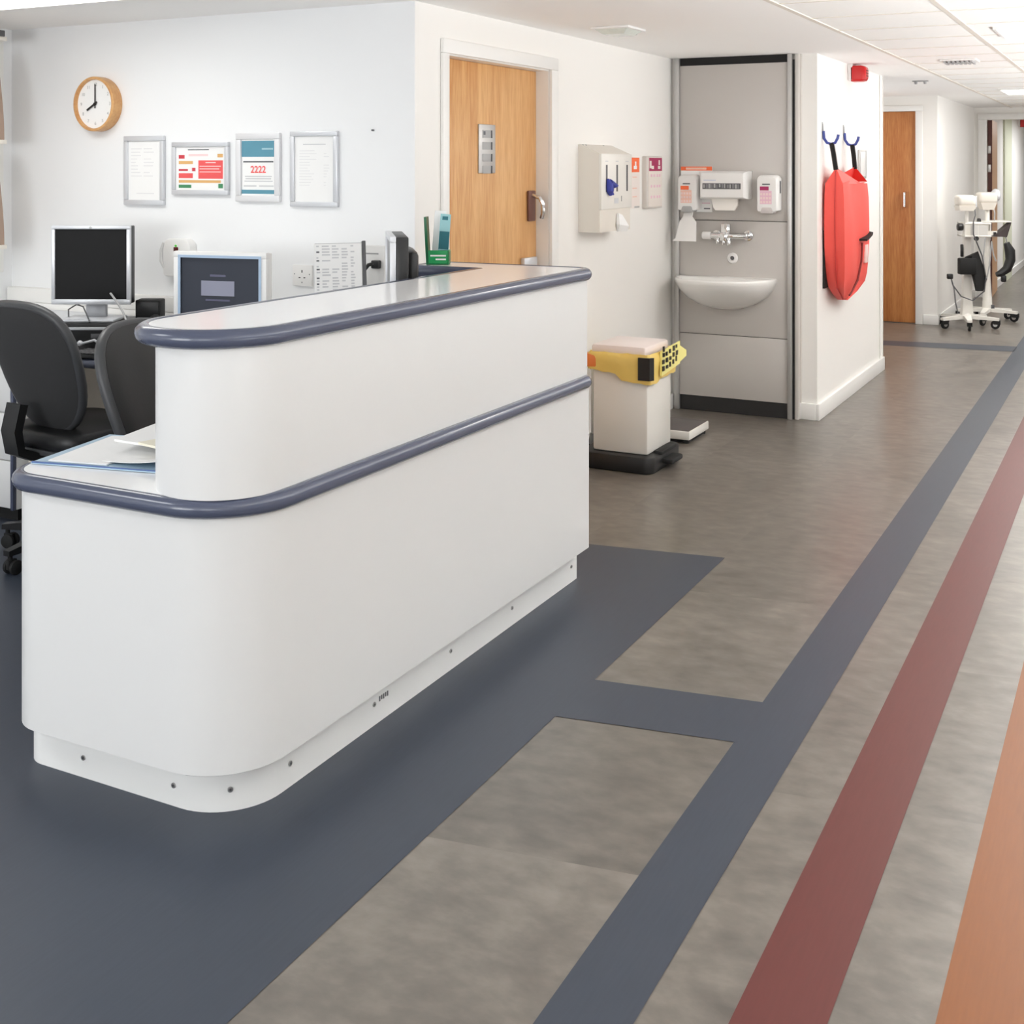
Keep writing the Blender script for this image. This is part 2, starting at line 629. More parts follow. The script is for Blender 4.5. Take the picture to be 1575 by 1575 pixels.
K = 0.163
inlay([(-5.98, -3.3), (-1.472, -3.3), (-1.472, 4.68), (-2.024, 4.592), (-2.68, 4.487), (-5.98, 4.0)], 1)
inlay([(-0.985, -3.3), (-0.827, -3.3), (-0.815, 5.0), (-0.805, 23.0), (-0.965, 23.0), (-0.978, 5.0)], 1)
inlay([(-1.473, 3.113), (-0.96, 3.198), (-0.96, 3.472), (-1.473, 3.389)], 1, 0.00006)
inlay([(-3.1, 10.72), (-0.968, 10.972), (-0.968, 11.3), (-3.1, 11.0)], 1)
inlay([(-0.672, -3.3), (-0.513, -3.3), (-0.49, 23.0), (-0.648, 23.0)], 2)
inlay([(-0.338, -3.3), (-0.178, -3.3), (-0.165, 23.0), (-0.325, 23.0)], 3)
floor = struct(b.build('floor', [TILE, VBLUE, VRED, VORANGE]), 'grey stone-look floor with slate blue, red and orange inlaid stripes', 'floor')

b = B()
b.box(-6.0, 1.6, -3.4, 23.2, CH, CH + 0.06, mi=0)
ceiling = struct(b.build('ceiling', [CEIL]), 'cream plastered ceiling over the whole ward', 'ceiling')
b = B()
b.box(-1.372, 0.45, -3.2, 15.3, CH - 0.004, CH - 0.001, mi=0)
for x in (-1.372, -0.772, -0.172, 0.428):
    b.box(x - 0.012, x + 0.012, -3.2, 15.3, CH - 0.009, CH - 0.004, mi=1)
for k in range(31):
    y = -3.0 + 0.5 + k * 0.5685 + 0.185
    b.box(-1.372, 0.428, y - 0.006, y + 0.006, CH - 0.007, CH - 0.004, mi=1)
struct(b.build('ceiling_tiles', [CTILE, TBAR]), 'suspended tile grid in the ceiling above the corridor', 'ceiling')

struct(B().box(-5.3, -2.6915, 4.325, 4.42, 0, CH).build('wall_back', WALL), 'white wall behind the desks with the clock and framed notices', 'wall')
struct(B().box(-5.2, -5.08, -3.2, 4.325, 0, CH).build('wall_left', WALL), 'white wall at the left edge behind the open shelves', 'wall')
b = B()
X0, X1 = -2.80, -2.69
b.box(X0, X1, 4.3265, 4.585, 0, CH)
b.box(X0, X1, 4.585, 5.61, 2.035, CH)
b.box(X0, X1, 5.61, 7.50, 0, CH)
struct(b.build('wall_side', WALLW), 'cream wall with the oak door and the apron dispenser', 'wall')
struct(B().box(-2.80, -1.93, 7.44, 7.54, 0, CH).build('wall_alcove', WALLW), 'wall behind the grey wash panel', 'wall')
b = B()
b.box(-1.875, -1.77, 7.47, 9.55, 0, CH)
struct(b.build('wall_near', WALLW), 'short cream wall carrying the red bag and the fire sounder', 'wall')
b = B()
b.box(-3.3, -2.66, 12.48, 12.6, 0, CH)
b.box(-2.66, -1.99, 12.48, 12.6, 2.09, CH)
b.box(-1.99, -1.79, 12.48, 12.6, 0, CH)
struct(b.build('wall_far', WALLW), 'cream wall around the closed oak door down the corridor', 'wall')
struct(B().box(-3.4, -3.3, 7.54, 12.6, 0, CH).build('wall_recess', WALLW), 'white wall inside the recess before the far door', 'wall')
struct(B().box(-1.90, -1.79, 12.6, 15.36, 0, CH).build('wall_corridor', WALLW), 'white corridor wall behind the trolley stands', 'wall')
b = B()
b.box(-1.90, -1.64, 15.36, 15.48, 0, CH)
b.box(-1.64, 1.5, 15.36, 15.48, 2.10, CH)
struct(b.build('wall_end', WALLW), 'end wall with the wide doorway at the end of the corridor', 'wall')
b = B()
b.box(-1.78, -1.67, 15.48, 23.0, 0, CH)
b.box(-1.67, -1.645, 17.45, 18.4, 0, CH, mi=1)
struct(b.build('wall_beyond', [WALLW, mat('pale_green_paint', (206, 208, 186), 0.7, noise=0.01)]), 'pale wall seen through the end doorway', 'wall')
struct(B().box(-1.8, 1.6, 23.0, 23.1, 0, CH).build('wall_last', WALLW), 'wall closing the far corridor', 'wall')
b = B()
WY = (1.4, 4.2, 7.0, 9.8, 12.6)  # window openings added to bring in fill light
b.box(1.5, 1.6, -3.3, 23.0, 0, 0.7)
b.box(1.5, 1.6, -3.3, 23.0, 2.1, CH)
ys = [-3.3] + [v for w in WY for v in (w - 1.05, w + 1.05)] + [23.0]
for k in range(0, len(ys), 2):
    b.box(1.5, 1.6, ys[k], ys[k + 1], 0.7, 2.1)
struct(b.build('wall_right', WALLW), 'unseen right-hand corridor wall with a row of added windows', 'wall')
b = B()
for x0, x1 in ((-5.2, -4.4), (-1.8, -0.85), (1.05, 1.6)):
    b.box(x0, x1, -3.3, -3.2, 0, CH)
for x0, x1 in ((-4.4, -1.8), (-0.85, 1.05)):
    b.box(x0, x1, -3.3, -3.2, 0, 0.8)
    b.box(x0, x1, -3.3, -3.2, 2.1, CH)
struct(b.build('wall_front', WALL), 'wall behind the camera with two windows', 'wall')

# skirtings
b = B()
b.box(-2.69, -2.672, 5.68, 7.42, 0.0, 0.095, bev=0.004)
struct(b.build('baseboard_side', GLOSSW), 'white skirting along the cream wall with the oak door', 'skirting')
b = B()
b.box(-1.77, -1.752, 7.452, 9.565, 0.0, 0.10, bev=0.004)
b.box(-1.875, -1.77, 7.452, 7.47, 0.0, 0.10, bev=0.004)
b.box(-1.875, -1.752, 9.55, 9.566, 0.0, 0.10, bev=0.004)
struct(b.build('baseboard_near', GLOSSW), 'white skirting round the foot of the wall under the red bag', 'skirting')
b = B()
b.box(-1.79, -1.775, 12.6, 15.36, 0, 0.095, bev=0.004)
b.box(-1.92, -1.775, 12.465, 12.48, 0, 0.095, bev=0.004)
b.box(-1.67, -1.655, 15.5, 23.0, 0, 0.095)
struct(b.build('baseboard_far', GLOSSW), 'white skirting of the far corridor wall', 'skirting')
b = B()
b.box(-1.768, -1.764, 9.44, 9.46, 0.10, CH)
b.box(-1.875, -1.764, 9.55, 9.556, 0.10, CH)
struct(b.build('trim_1', GLOSSW), 'narrow corner guard at the end of the red bag wall', 'trim')
b = B()
b.box(-5.06, -2.695, 4.283, 4.325, 0.845, 0.875, bev=0.004)
b.box(-5.06, -2.695, 4.278, 4.325, 0.875, 0.945, bev=0.006)
struct(b.build('trim_2', GLOSSW), 'white cable trunking along the wall behind the desk', 'trunking')

# ------------------------------------------------------------------ doors
d1 = thing('door_1', 'oak door in a white frame behind the reception desk', 'door', (-2.74, 5.1, 0))
d1['kind'] = 'structure'


def rel(o, bb, *a):
    return Matrix.Translation(-o.location)


T = Matrix.Translation((2.74, -5.1, 0))
b = B()
b.box(-2.80, -2.76, 4.588, 5.607, 0.006, 2.03, bev=0.002, M=T)
b.build('door_leaf', OAK, d1)
b = B()
b.box(-2.80, -2.690, 4.584, 4.588, 0, 2.034, M=T)
b.box(-2.80, -2.690, 5.607, 5.611, 0, 2.034, M=T)
b.box(-2.80, -2.690, 4.588, 5.607, 2.031, 2.034, M=T)
b.box(-2.6895, -2.672, 4.53, 4.582, 0, 2.0375, bev=0.003, M=T)
b.box(-2.6895, -2.672, 5.613, 5.69, 0, 2.0375, bev=0.003, M=T)
b.box(-2.6895, -2.672, 4.53, 5.69, 2.038, 2.10, bev=0.003, M=T)
b.build('door_frame', GLOSSW, d1)
sg = B().box(-2.76, -2.752, 4.99, 5.152, 1.515, 1.745, bev=0.003, M=T).build('door_sign', ALU, d1)
b = B()
for k in range(4):
    z = 1.70 - 0.056 * k
    b.box(-2.752, -2.7505, 5.022, 5.10, z - 0.018, z + 0.018, mi=0, M=T)
    b.box(-2.752, -2.7503, 5.106, 5.118, z - 0.018, z + 0.018, mi=1, M=T)
b.box(-2.7505, -2.7500, 5.03, 5.048, 1.695, 1.712, mi=2, M=T)
b.build('sliding_window', [GREYPL, DGREY, PRINTD], sg)
b = B()
b.box(-2.76, -2.745, 5.50, 5.575, 1.27, 1.425, bev=0.006, M=T)
hp = b.build('lock_plate', mat('bronze_plate', (120, 84, 74), 0.4, 0.4, noise=0.05), d1)
b = B()
b.tube([(-2.745, 5.535, 1.40), (-2.705, 5.535, 1.39), (-2.69, 5.54, 1.36), (-2.69, 5.545, 1.31), (-2.70, 5.55, 1.285)], 0.011, 10, M=T)
b.build('lever_handle', CHROME, hp)
b = B()
b.box(-2.76, -2.735, 5.43, 5.575, 0.99, 1.09, bev=0.006, M=T)
b.build('push_plate', SILVER, d1)

d2 = thing('door_2', 'closed dark oak door down the corridor beside the trolley stands', 'door', (-2.3, 12.5, 0))
d2['kind'] = 'structure'
T = Matrix.Translation((2.3, -12.5, 0))
B().box(-2.655, -1.995, 12.49, 12.53, 0.006, 2.085, bev=0.003, M=T).build('door_leaf', OAKD, d2)
b = B()
b.box(-2.72, -2.657, 12.46, 12.479, 0, 2.0855, bev=0.003, M=T)
b.box(-1.993, -1.925, 12.46, 12.479, 0, 2.0855, bev=0.003, M=T)
b.box(-2.72, -1.925, 12.46, 12.479, 2.086, 2.14, bev=0.003, M=T)
b.build('door_frame', GLOSSW, d2)
B().tube([(-2.094, 12.49, 1.29), (-2.094, 12.45, 1.285), (-2.094, 12.45, 1.15), (-2.094, 12.49, 1.145)], 0.011, 10, M=T).build('pull_handle', CHROME, d2)

d3 = thing('door_3', 'oak fire door standing open edge-on in the end doorway', 'door', (-1.6, 15.5, 0))
d3['kind'] = 'structure'
T = Matrix.Translation((1.6, -15.5, 0))
TD = T @ Matrix.Translation((-1.632, 15.34, 0)) @ Matrix.Rotation(rad(2.2), 4, 'Z') @ Matrix.Translation((1.632, -15.34, 0))
b = B()
b.box(-1.632, -1.585, 15.34, 16.25, 0.008, 2.085, mi=0, M=TD)
b.box(-1.631, -1.586, 15.332, 15.34, 0.008, 2.085, mi=1, M=TD)
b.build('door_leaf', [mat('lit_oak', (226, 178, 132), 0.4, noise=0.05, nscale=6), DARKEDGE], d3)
b = B()
b.box(-1.74, -1.642, 15.33, 15.359, 0, 2.089, bev=0.003, M=T)
b.box(-1.74, 1.5, 15.33, 15.359, 2.09, 2.16, bev=0.003, M=T)
b.build('door_frame', GLOSSW, d3)
for z in (1.74, 1.52, 0.72):
    B().box(-1.634, -1.60, 15.322, 15.332, z - 0.045, z + 0.045, bev=0.002, M=T).build('hinge', STEEL, d3)

# windows added in the unseen right-hand wall for fill light, and windows behind the camera
for i, wy in enumerate((1.4, 4.2, 7.0, 9.8, 12.6)):
    b = B()
    for a0, a1, z0, z1 in ((wy - 1.05, wy + 1.05, 0.7, 0.76), (wy - 1.05, wy + 1.05, 2.04, 2.1), (wy - 1.05, wy - 0.99, 0.76, 2.04), (wy + 0.99, wy + 1.05, 0.76, 2.04), (wy - 0.03, wy + 0.03, 0.76, 2.04)):
        b.box(1.52, 1.58, a0, a1, z0, z1)
    struct(b.build('window_%d' % (i + 3), GLOSSW), 'added white window frame in the unseen right-hand corridor wall', 'window')
for i, (x0, x1) in enumerate(((-4.4, -1.8), (-0.85, 1.05))):
    b = B()
    for a0, a1, z0, z1 in ((x0, x1, 0.8, 0.86), (x0, x1, 2.04, 2.1), (x0, x0 + 0.06, 0.86, 2.04), (x1 - 0.06, x1, 0.86, 2.04), ((x0 + x1) / 2 - 0.03, (x0 + x1) / 2 + 0.03, 0.86, 2.04)):
        b.box(a0, a1, -3.28, -3.22, z0, z1)
    struct(b.build('window_%d' % (i + 1), GLOSSW), 'white window frame in the wall behind the camera', 'window')

# ------------------------------------------------------------------ reception desk
desk = thing('reception_desk', 'large white two-tier reception desk with rounded corners and slate blue bumper edges', 'reception desk', (-2.2, 3.1, 0))
T = Matrix.Translation((2.2, -3.1, 0))
# lower curved panel
path = [p for p in rounded([(-2.588, 2.17, 0.12), (-1.83, 2.17, 0.19), (-1.83, 4.16, 0.0), (-2.588, 4.16, 0.0)], 14)]
path = path[:-2]
lower = [(-2.588, 2.55)] + path + [(-1.83, 4.16), (-2.12, 4.16)]
B().prism(strip(lower, 0.032, 0, 0), 0.135, 0.742, M=T).build('lower_panel', LAM, desk)
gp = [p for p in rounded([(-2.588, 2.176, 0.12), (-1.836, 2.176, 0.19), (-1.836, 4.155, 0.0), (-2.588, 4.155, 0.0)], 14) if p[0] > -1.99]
B().prism(strip(gp, 0.012, 0, 0), 0.1305, 0.1352, M=T).build('shadow_line_strip', BLACKM, desk)  # black strip drawn in for the shadow line between panel and plinth
pp = rounded([(-2.61, 2.252, 0.075), (-1.893, 2.252, 0.17), (-1.893, 4.19, 0.0), (-2.61, 4.19, 0.0)], 14)[:-2]
pl = [(-2.61, 2.55)] + pp + [(-1.893, 4.19), (-2.12, 4.19)]
plinth = B().prism(strip(pl, 0.02, 0, 0), 0.0, 0.16, M=T).build('plinth', PLINTH, desk)


def screw(x, y, z, nx, ny):
    bb = B()
    n = Vector((nx, ny, 0)).normalized()
    p = Vector((x, y, z))
    bb.cyl(p - n * 0.002, p + n * 0.003, 0.0065, n=12, mi=0, M=T)
    bb.cyl(p + n * 0.0028, p + n * 0.0036, 0.003, n=8, mi=1, M=T)
    bb.build('screw', [STEEL, DGREY], plinth)


for x in (-2.385, -2.085):
    screw(x, 2.252, 0.052, 0, -1)
screw(-1.948, 2.296, 0.054, 0.7, -0.72)
for y in (2.455, 2.83, 3.25, 3.66, 4.14):
    screw(-1.893, y, 0.060, 1, 0)
# a row of small marks stamped on the plinth
b = B()
for k in range(5):
    b.box(-1.8932, -1.8922, 2.855 + k * 0.010, 2.861 + k * 0.010, 0.058 + 0.002 * (k % 2), 0.072)
for v in b.bm.verts:
    v.co += Vector((2.2, -3.1, 0))
b.build('stamp_mark', PRINTD, plinth)
# worktop with its bumper edge
wt = rounded([(-2.575, 2.168, 0.10), (-1.826, 2.168, 0.20), (-1.826, 4.16, 0.05), (-2.575, 4.16, 0.02)], 16)
B().prism(wt, 0.737, 0.777, M=T).build('worktop', LAMTOP, desk)


def bumper(outline, z, r, name, parent, M):
    pts = [(x, y, z) for x, y in outline]
    # tidy doubled points
    q = [pts[0]]
    for p in pts[1:]:
        if (Vector(p) - Vector(q[-1])).length > 1e-4:
            q.append(p)
    bb = B()
    bb.tube(q, r, 14, closed=True, M=M)
    return bb.build(name, BLUEEDGE, parent, angle=60)


bumper(wt, 0.7545, 0.0235, 'worktop_edge', desk, T)
# upper tier
up = rounded([(-2.15, 2.165, 0.155), (-1.832, 2.165, 0.16), (-1.832, 4.15, 0.0), (-2.15, 4.15, 0.0)], 14)
B().prism(up, 0.777, 1.135, M=T).build('upper_panel', LAM, desk)
B().prism([(-2.15, 3.985), (-2.15, 4.15), (-2.47, 4.15), (-2.47, 3.985)], 0.0, 1.135, M=T).build('return_panel', LAM, desk)
ct = rounded([(-2.182, 2.152, 0.17), (-1.828, 2.152, 0.183), (-1.828, 4.165, 0.05), (-2.475, 4.165, 0.03), (-2.475, 3.965, 0.03), (-2.182, 3.965, 0.0)], 16)
B().prism(ct, 1.129, 1.1705, M=T).build('counter_top', LAMTOP, desk)
bumper(ct, 1.150, 0.0235, 'counter_edge', desk, T)

# blue folder and the papers lying on it
fo = thing('document_folder', 'open pale blue folder lying under papers on the low worktop of the reception desk', 'folder', (-2.42, 2.45, 0.777))
T = Matrix.Translation((2.42, -2.45, -0.777))
b = B()
fpts = [(-2.565, 2.243), (-2.175, 2.322), (-2.24, 2.66), (-2.63, 2.58)]
b.prism(fpts, 0.7785, 0.7815, M=T)
b.build('folder_cover', FOLDER, fo)
b = B()
b.tube([(-2.562, 2.246, 0.782), (-2.178, 2.325, 0.782)], 0.003, 8, M=T)
b.build('folder_spine', FOLDERD, fo)


def sheet(name, pts, z, th, label, curl=0.0, m=PAPER):
    b = B()
    n = 8
    t = bmesh.new()
    p0, p1, p2, p3 = [Vector((x, y, z)) for x, y in pts]
    g = [[None] * (n + 1) for _ in range(n + 1)]
    g2 = [[None] * (n + 1) for _ in range(n + 1)]
    for i in range(n + 1):
        for j in range(n + 1):
            u, v = i / n, j / n
            p = (p0 * (1 - u) + p1 * u) * (1 - v) + (p3 * (1 - u) + p2 * u) * v
            p.z += curl * (u ** 2) * (1 - v) ** 1.5
            g[i][j] = t.verts.new(p)
            g2[i][j] = t.verts.new(p + Vector((0, 0, th)))
    for i in range(n):
        for j in range(n):
            t.faces.new((g[i][j + 1], g[i + 1][j + 1], g[i + 1][j], g[i][j]))
            t.faces.new((g2[i][j], g2[i + 1][j], g2[i + 1][j + 1], g2[i][j + 1]))
    for i in range(n):
        for A, Bq, flip in ((0, 0, 0), (n, n, 1)):
            f = [g[i][A], g[i + 1][A], g2[i + 1][A], g2[i][A]]
            t.faces.new(f if not flip else f[::-1])
            f = [g[A][i], g[A][i + 1], g2[A][i + 1], g2[A][i]]
            t.faces.new(f[::-1] if not flip else f)
    bmesh.ops.recalc_face_normals(t, faces=t.faces)
    b._add(t)
    c = sum((Vector((x, y, z)) for x, y in pts), Vector()) / 4
    for v in b.bm.verts:
        v.co -= c
    o = b.build(name, m)
    o.location = c
    tag(o, label, 'paper', 'loose papers on the blue folder')
    return o


sheet('paper_sheet', [(-2.53, 2.27), (-2.36, 2.305), (-2.43, 2.60), (-2.595, 2.555)], 0.7822, 0.004, 'white paper stack nearest the rounded corner, flat on the blue folder')
sheet('paper_sheet', [(-2.39, 2.32), (-2.20, 2.33), (-2.20, 2.56), (-2.40, 2.60)], 0.787, 0.0015, 'white sheet with a raised curled front edge on the blue folder', 0.018)
sheet('paper_sheet', [(-2.45, 2.42), (-2.18, 2.41), (-2.20, 2.66), (-2.50, 2.64)], 0.812, 0.006, 'thick pad of white paper at the back of the blue folder', 0.0)
sheet('paper_sheet', [(-2.345, 2.40), (-2.185, 2.36), (-2.17, 2.48), (-2.315, 2.52)], 0.819, 0.006, 'small cream booklet on top of the papers beside the upper tier', 0.006, mat('cream_paper', (238, 233, 214), 0.8, noise=0.02))

# leaflet holder on the return counter
lh = thing('leaflet_holder', 'green leaflet holder on the return counter in front of the oak door frame', 'leaflet holder', (-2.415, 4.06, 1.171), rad(24))
b = B()
b.box(-0.04, 0.04, -0.035, 0.035, 0, 0.008, bev=0.002)
b.box(-0.04, 0.04, -0.035, -0.028, 0, 0.055, bev=0.002)
b.box(0.034, 0.04, -0.035, 0.035, 0, 0.055, bev=0.002)
b.build('pocket', GREENPL, lh)
b = B()
b.box(0.0405, 0.0412, -0.03, 0.03, 0.012, 0.05)
b.box(-0.03, 0.03, -0.0362, -0.0352, 0.032, 0.038, mi=1)
b.box(-0.01, 0.03, -0.0362, -0.0352, 0.018, 0.024, mi=1)
b.build('pocket_label', [GREEND, PAPER], lh)
b = B()
b.prism([(-0.046, -0.035), (-0.036, -0.035), (-0.036, 0.035), (-0.046, 0.035)], 0.0, 0.185, M=Matrix.Rotation(rad(-3), 4, 'Y'))
b.build('back_plate', GREEND, lh)
for k, (x0, x1, yy, h, m2, lab, nm) in enumerate((
        (-0.03, 0.012, 0.0, 0.205, PAPER, 'white leaflets standing in the green holder', 'leaflet'),
        (-0.006, 0.034, -0.018, 0.195, mat('pale_teal_print', (150, 196, 200), 0.6, noise=0.04), 'pale teal leaflet at the front of the green holder', 'leaflet'))):
    bb = B()
    nleaf = 4 if k == 0 else 1
    for q in range(nleaf):
        bb.box(x0 - 0.001 * q, x1, yy + 0.006 * q, yy + 0.006 * q + 0.003, 0.009, h, mi=0)
    if k == 1:
        bb.box(x0 + 0.001, x1 - 0.001, yy - 0.0008, yy, 0.06, 0.128, mi=1)
        bb.box(x0 + 0.008, x1 - 0.01, yy - 0.0008, yy, 0.172, 0.186, mi=1)
    o = bb.build(nm, [m2, TEALD])
    o.parent = None
    tag(o, lab, 'leaflet', M=Matrix.Translation(lh.location) @ Matrix.Rotation(rad(24), 4, 'Z') @ Matrix.Rotation(rad(4), 4, 'Y'))

# ------------------------------------------------------------------ back desk and what stands on it
bd = thing('office_desk', 'white desk along the clock wall with a rounded blue front edge', 'desk', (-3.8, 4.0, 0))
T = Matrix.Translation((3.8, -4.0, 0))
B().box(-5.06, -2.72, 3.70, 4.275, 0.715, 0.752, bev=0.004, M=T).build('desk_top', LAMTOP, bd)
b = B()
b.tube([(-5.06, 3.70, 0.731), (-2.72, 3.70, 0.731)], 0.022, 12, M=T)
b.build('front_edge', BLUEEDGE, bd, angle=60)
for x in (-5.03, -4.30, -2.76):
    B().box(x - 0.012, x + 0.012, 3.76, 4.25, 0, 0.715, M=T).build('support_panel', BEIGE, bd)


def pedestal(x0, x1, y0, y1, z1, label, front, body):
    p = thing('drawer_pedestal', label, 'drawer unit', ((x0 + x1) / 2, (y0 + y1) / 2, 0), group='drawer pedestals under the office desk')
    w, d = (x1 - x0) / 2, (y1 - y0) / 2
    B().box(-w, w, -d + 0.018, d, 0.06, z1, bev=0.003).build('carcass', body, p)
    B().box(-w + 0.03, w - 0.03, -d + 0.05, d - 0.03, 0.0, 0.06).build('plinth', BLACKM, p)
    n = 3
    for k in range(n):
        za, zb = 0.07 + (z1 - 0.08) * k / n, 0.07 + (z1 - 0.08) * (k + 1) / n - 0.006
        dr = B().box(-w + 0.003, w - 0.02, -d, -d + 0.017, za, zb, bev=0.002).build('drawer_front', front, p)
        bb = B()
        zc = zb - 0.055
        bb.tube([(-0.055, -d - 0.001, zc), (-0.05, -d - 0.022, zc), (0.05, -d - 0.022, zc), (0.055, -d - 0.001, zc)], 0.006, 8)
        bb.build('drawer_handle', ALU, dr)
    B().box(w - 0.018, w, -d - 0.003, -d + 0.017, 0.06, z1, bev=0.004).build('edge_strip', BLUEEDGE, p)
    return p


pedestal(-4.76, -4.335, 3.70, 4.25, 0.70, 'white drawer pedestal with a blue side edge left of the black swivel chair', LAM, LAM)
pedestal(-4.02, -3.45, 3.93, 4.25, 0.70, 'shaded cream drawer pedestal under the desk behind the two chairs', BEIGE, BEIGE)

CYAW = math.atan2(972.5, 1881.0)


def monitor(name, label, loc, yaw, w, h, depth, frame, screen_mat, back, bez, stand_z, neck_to, group, fd=0.016):
    """local: screen faces -Y, origin at the centre of the foot"""
    m = thing(name, label, 'monitor', loc, yaw, group=group)
    zc = neck_to
    b = B()
    for x0, x1, z0, z1 in ((-w / 2, w / 2, zc, zc + bez * 1.4), (-w / 2, w / 2, zc + h - bez, zc + h), (-w / 2, -w / 2 + bez, zc + bez * 1.4, zc + h - bez), (w / 2 - bez, w / 2, zc + bez * 1.4, zc + h - bez)):
        b.box(x0, x1, -fd, 0.004, z0, z1, bev=0.002)
    b.build('bezel', frame, m)
    sc = B().box(-w / 2 + bez * 0.8, w / 2 - bez * 0.8, -fd + 0.006, 0.003, zc + bez, zc + h - bez * 0.8).build('screen', screen_mat, m)
    b = B()
    b.box(-w / 2 + 0.002, w / 2 - 0.002, 0.0042, depth * 0.55, zc + 0.002, zc + h - 0.002, bev=0.005)
    b.box(-w * 0.34, w * 0.34, depth * 0.5, depth, zc + h * 0.14, zc + h * 0.84, bev=0.018)
    b.build('rear_housing', back, m)
    b = B()
    b.box(-0.045, 0.045, depth * 0.45, depth * 0.45 + 0.03, 0.008, zc + h * 0.35, bev=0.006)
    b.build('neck', frame, m)
    b = B()
    b.box(-0.12, 0.12, -0.07, 0.11, 0, 0.014, bev=0.006)
    b.build('foot', frame, m)
    return m, sc


# desktop computer under the left monitor
pc = thing('desktop_computer', 'flat black desktop computer under the left monitor', 'computer', (-4.035, 3.945, 0.7525), CYAW)
B().box(-0.19, 0.17, -0.15, 0.13, 0.006, 0.124, bev=0.006).build('case', BLACK, pc)
B().box(-0.185, 0.165, -0.154, -0.149, 0.098, 0.110, bev=0.001).build('silver_strip', SILVER, pc)
b = B()
b.box(-0.02, 0.14, -0.1535, -0.149, 0.062, 0.082, bev=0.001)
b.build('drive_bay', DGREY, pc)
B().box(-0.16, -0.10, -0.1535, -0.149, 0.03, 0.06, bev=0.001).build('front_badge', DGREY, pc)
for sx in (-0.16, 0.14):
    for sy in (-0.12, 0.10):
        B().cyl((sx, sy, 0), (sx, sy, 0.008), 0.012, n=12).build('rubber_foot', BLACKM, pc)

m1, sc = monitor('computer_monitor', 'square monitor with a black screen and silver frame at the left of the desk', (-4.06, 3.88, 0.877), CYAW - rad(1.5), 0.345, 0.342, 0.10, SILVER, SCREENB, BLACK, 0.016, 0.877, 0.072, 'computer monitors')
B().cyl((0, -0.0175, 0.405), (0, -0.0155, 0.405), 0.006, n=12).build('frame_badge', GREYPL, m1)

# small black box on the computer, behind the neck
sp = thing('desk_speaker', 'small black box standing on the desktop computer beside the monitor neck', 'speaker', (-3.895, 4.06, 0.877), CYAW)
B().box(-0.055, 0.055, -0.04, 0.04, 0.0, 0.085, bev=0.006).build('cabinet', BLACKM, sp)
B().box(-0.048, 0.048, -0.043, -0.039, 0.008, 0.077, bev=0.003).build('front_grille', BLACK, sp)

ph = thing('desk_telephone', 'black desk telephone half hidden behind the rounded end of the counter', 'telephone', (-3.735, 3.99, 0.752), CYAW + rad(10))
b = B()
b.loft([[(-0.09, -0.10, 0), (0.09, -0.10, 0), (0.09, 0.10, 0), (-0.09, 0.10, 0)], [(-0.088, -0.098, 0.03), (0.088, -0.098, 0.03), (0.088, 0.098, 0.10), (-0.088, 0.098, 0.10)]])
b.build('telephone_body', BLACK, ph)
hs = B()
hs.tube([(-0.055, -0.085, 0.075), (-0.055, -0.06, 0.092), (-0.055, 0.05, 0.125), (-0.055, 0.085, 0.125)], [0.026, 0.018, 0.018, 0.028], 10)
hs.build('handset', BLACKM, ph)
b = B()
for i in range(3):
    for j in range(4):
        b.box(0.0 + i * 0.026, 0.018 + i * 0.026, -0.08 + j * 0.03, -0.06 + j * 0.03, 0.034 + j * 0.011, 0.05 + j * 0.011, bev=0.002)
b.build('keypad', DGREY, ph)
b = B()
b.tube([(-3.96, 3.89, 1.0), (-3.90, 3.87, 0.965), (-3.86, 3.86, 0.93), (-3.81, 3.84, 0.88), (-3.765, 3.82, 0.82), (-3.75, 3.80, 0.762), (-3.74, 3.84, 0.757)], 0.0045, 8)
tag(b.build('monitor_cable', GREYPL), 'thin silver cable running from the left monitor down to the desk', 'cable')
b = B()
b.tube([(-4.20, 3.88, 0.882), (-4.19, 3.87, 0.92), (-4.14, 3.87, 0.945), (-4.08, 3.85, 0.94), (-4.02, 3.82, 0.90), (-4.0, 3.81, 0.882)], 0.003, 8)
tag(b.build('looped_cable', DGREY), 'thin grey cable looped on top of the desktop computer', 'cable')

kb = thing('keyboard', 'black keyboard on the desk edge between the two chairs', 'keyboard', (-3.80, 3.752, 0.753), CYAW - rad(20))
B().box(-0.19, 0.19, -0.062, 0.072, 0.0, 0.016, bev=0.005).build('keyboard_body', BLACK, kb)
b = B()
for j in range(5):
    for i in range(15):
        b.box(-0.18 + i * 0.024, -0.16 + i * 0.024, -0.052 + j * 0.024, -0.032 + j * 0.024, 0.016, 0.023, bev=0.002, seg=1)
kk = b.build('key_bank', DGREY, kb)
b = B()
b.tube([(-3.98, 3.745, 0.80), (-3.93, 3.77, 0.815), (-3.87, 3.755, 0.80), (-3.80, 3.745, 0.785), (-3.74, 3.74, 0.78)], 0.0055, 8)
b.sphere((-3.985, 3.743, 0.802), 0.012)
tag(b.build('badge_lanyard', SILVER), 'silver corded lanyard draped over the black keyboard', 'lanyard')

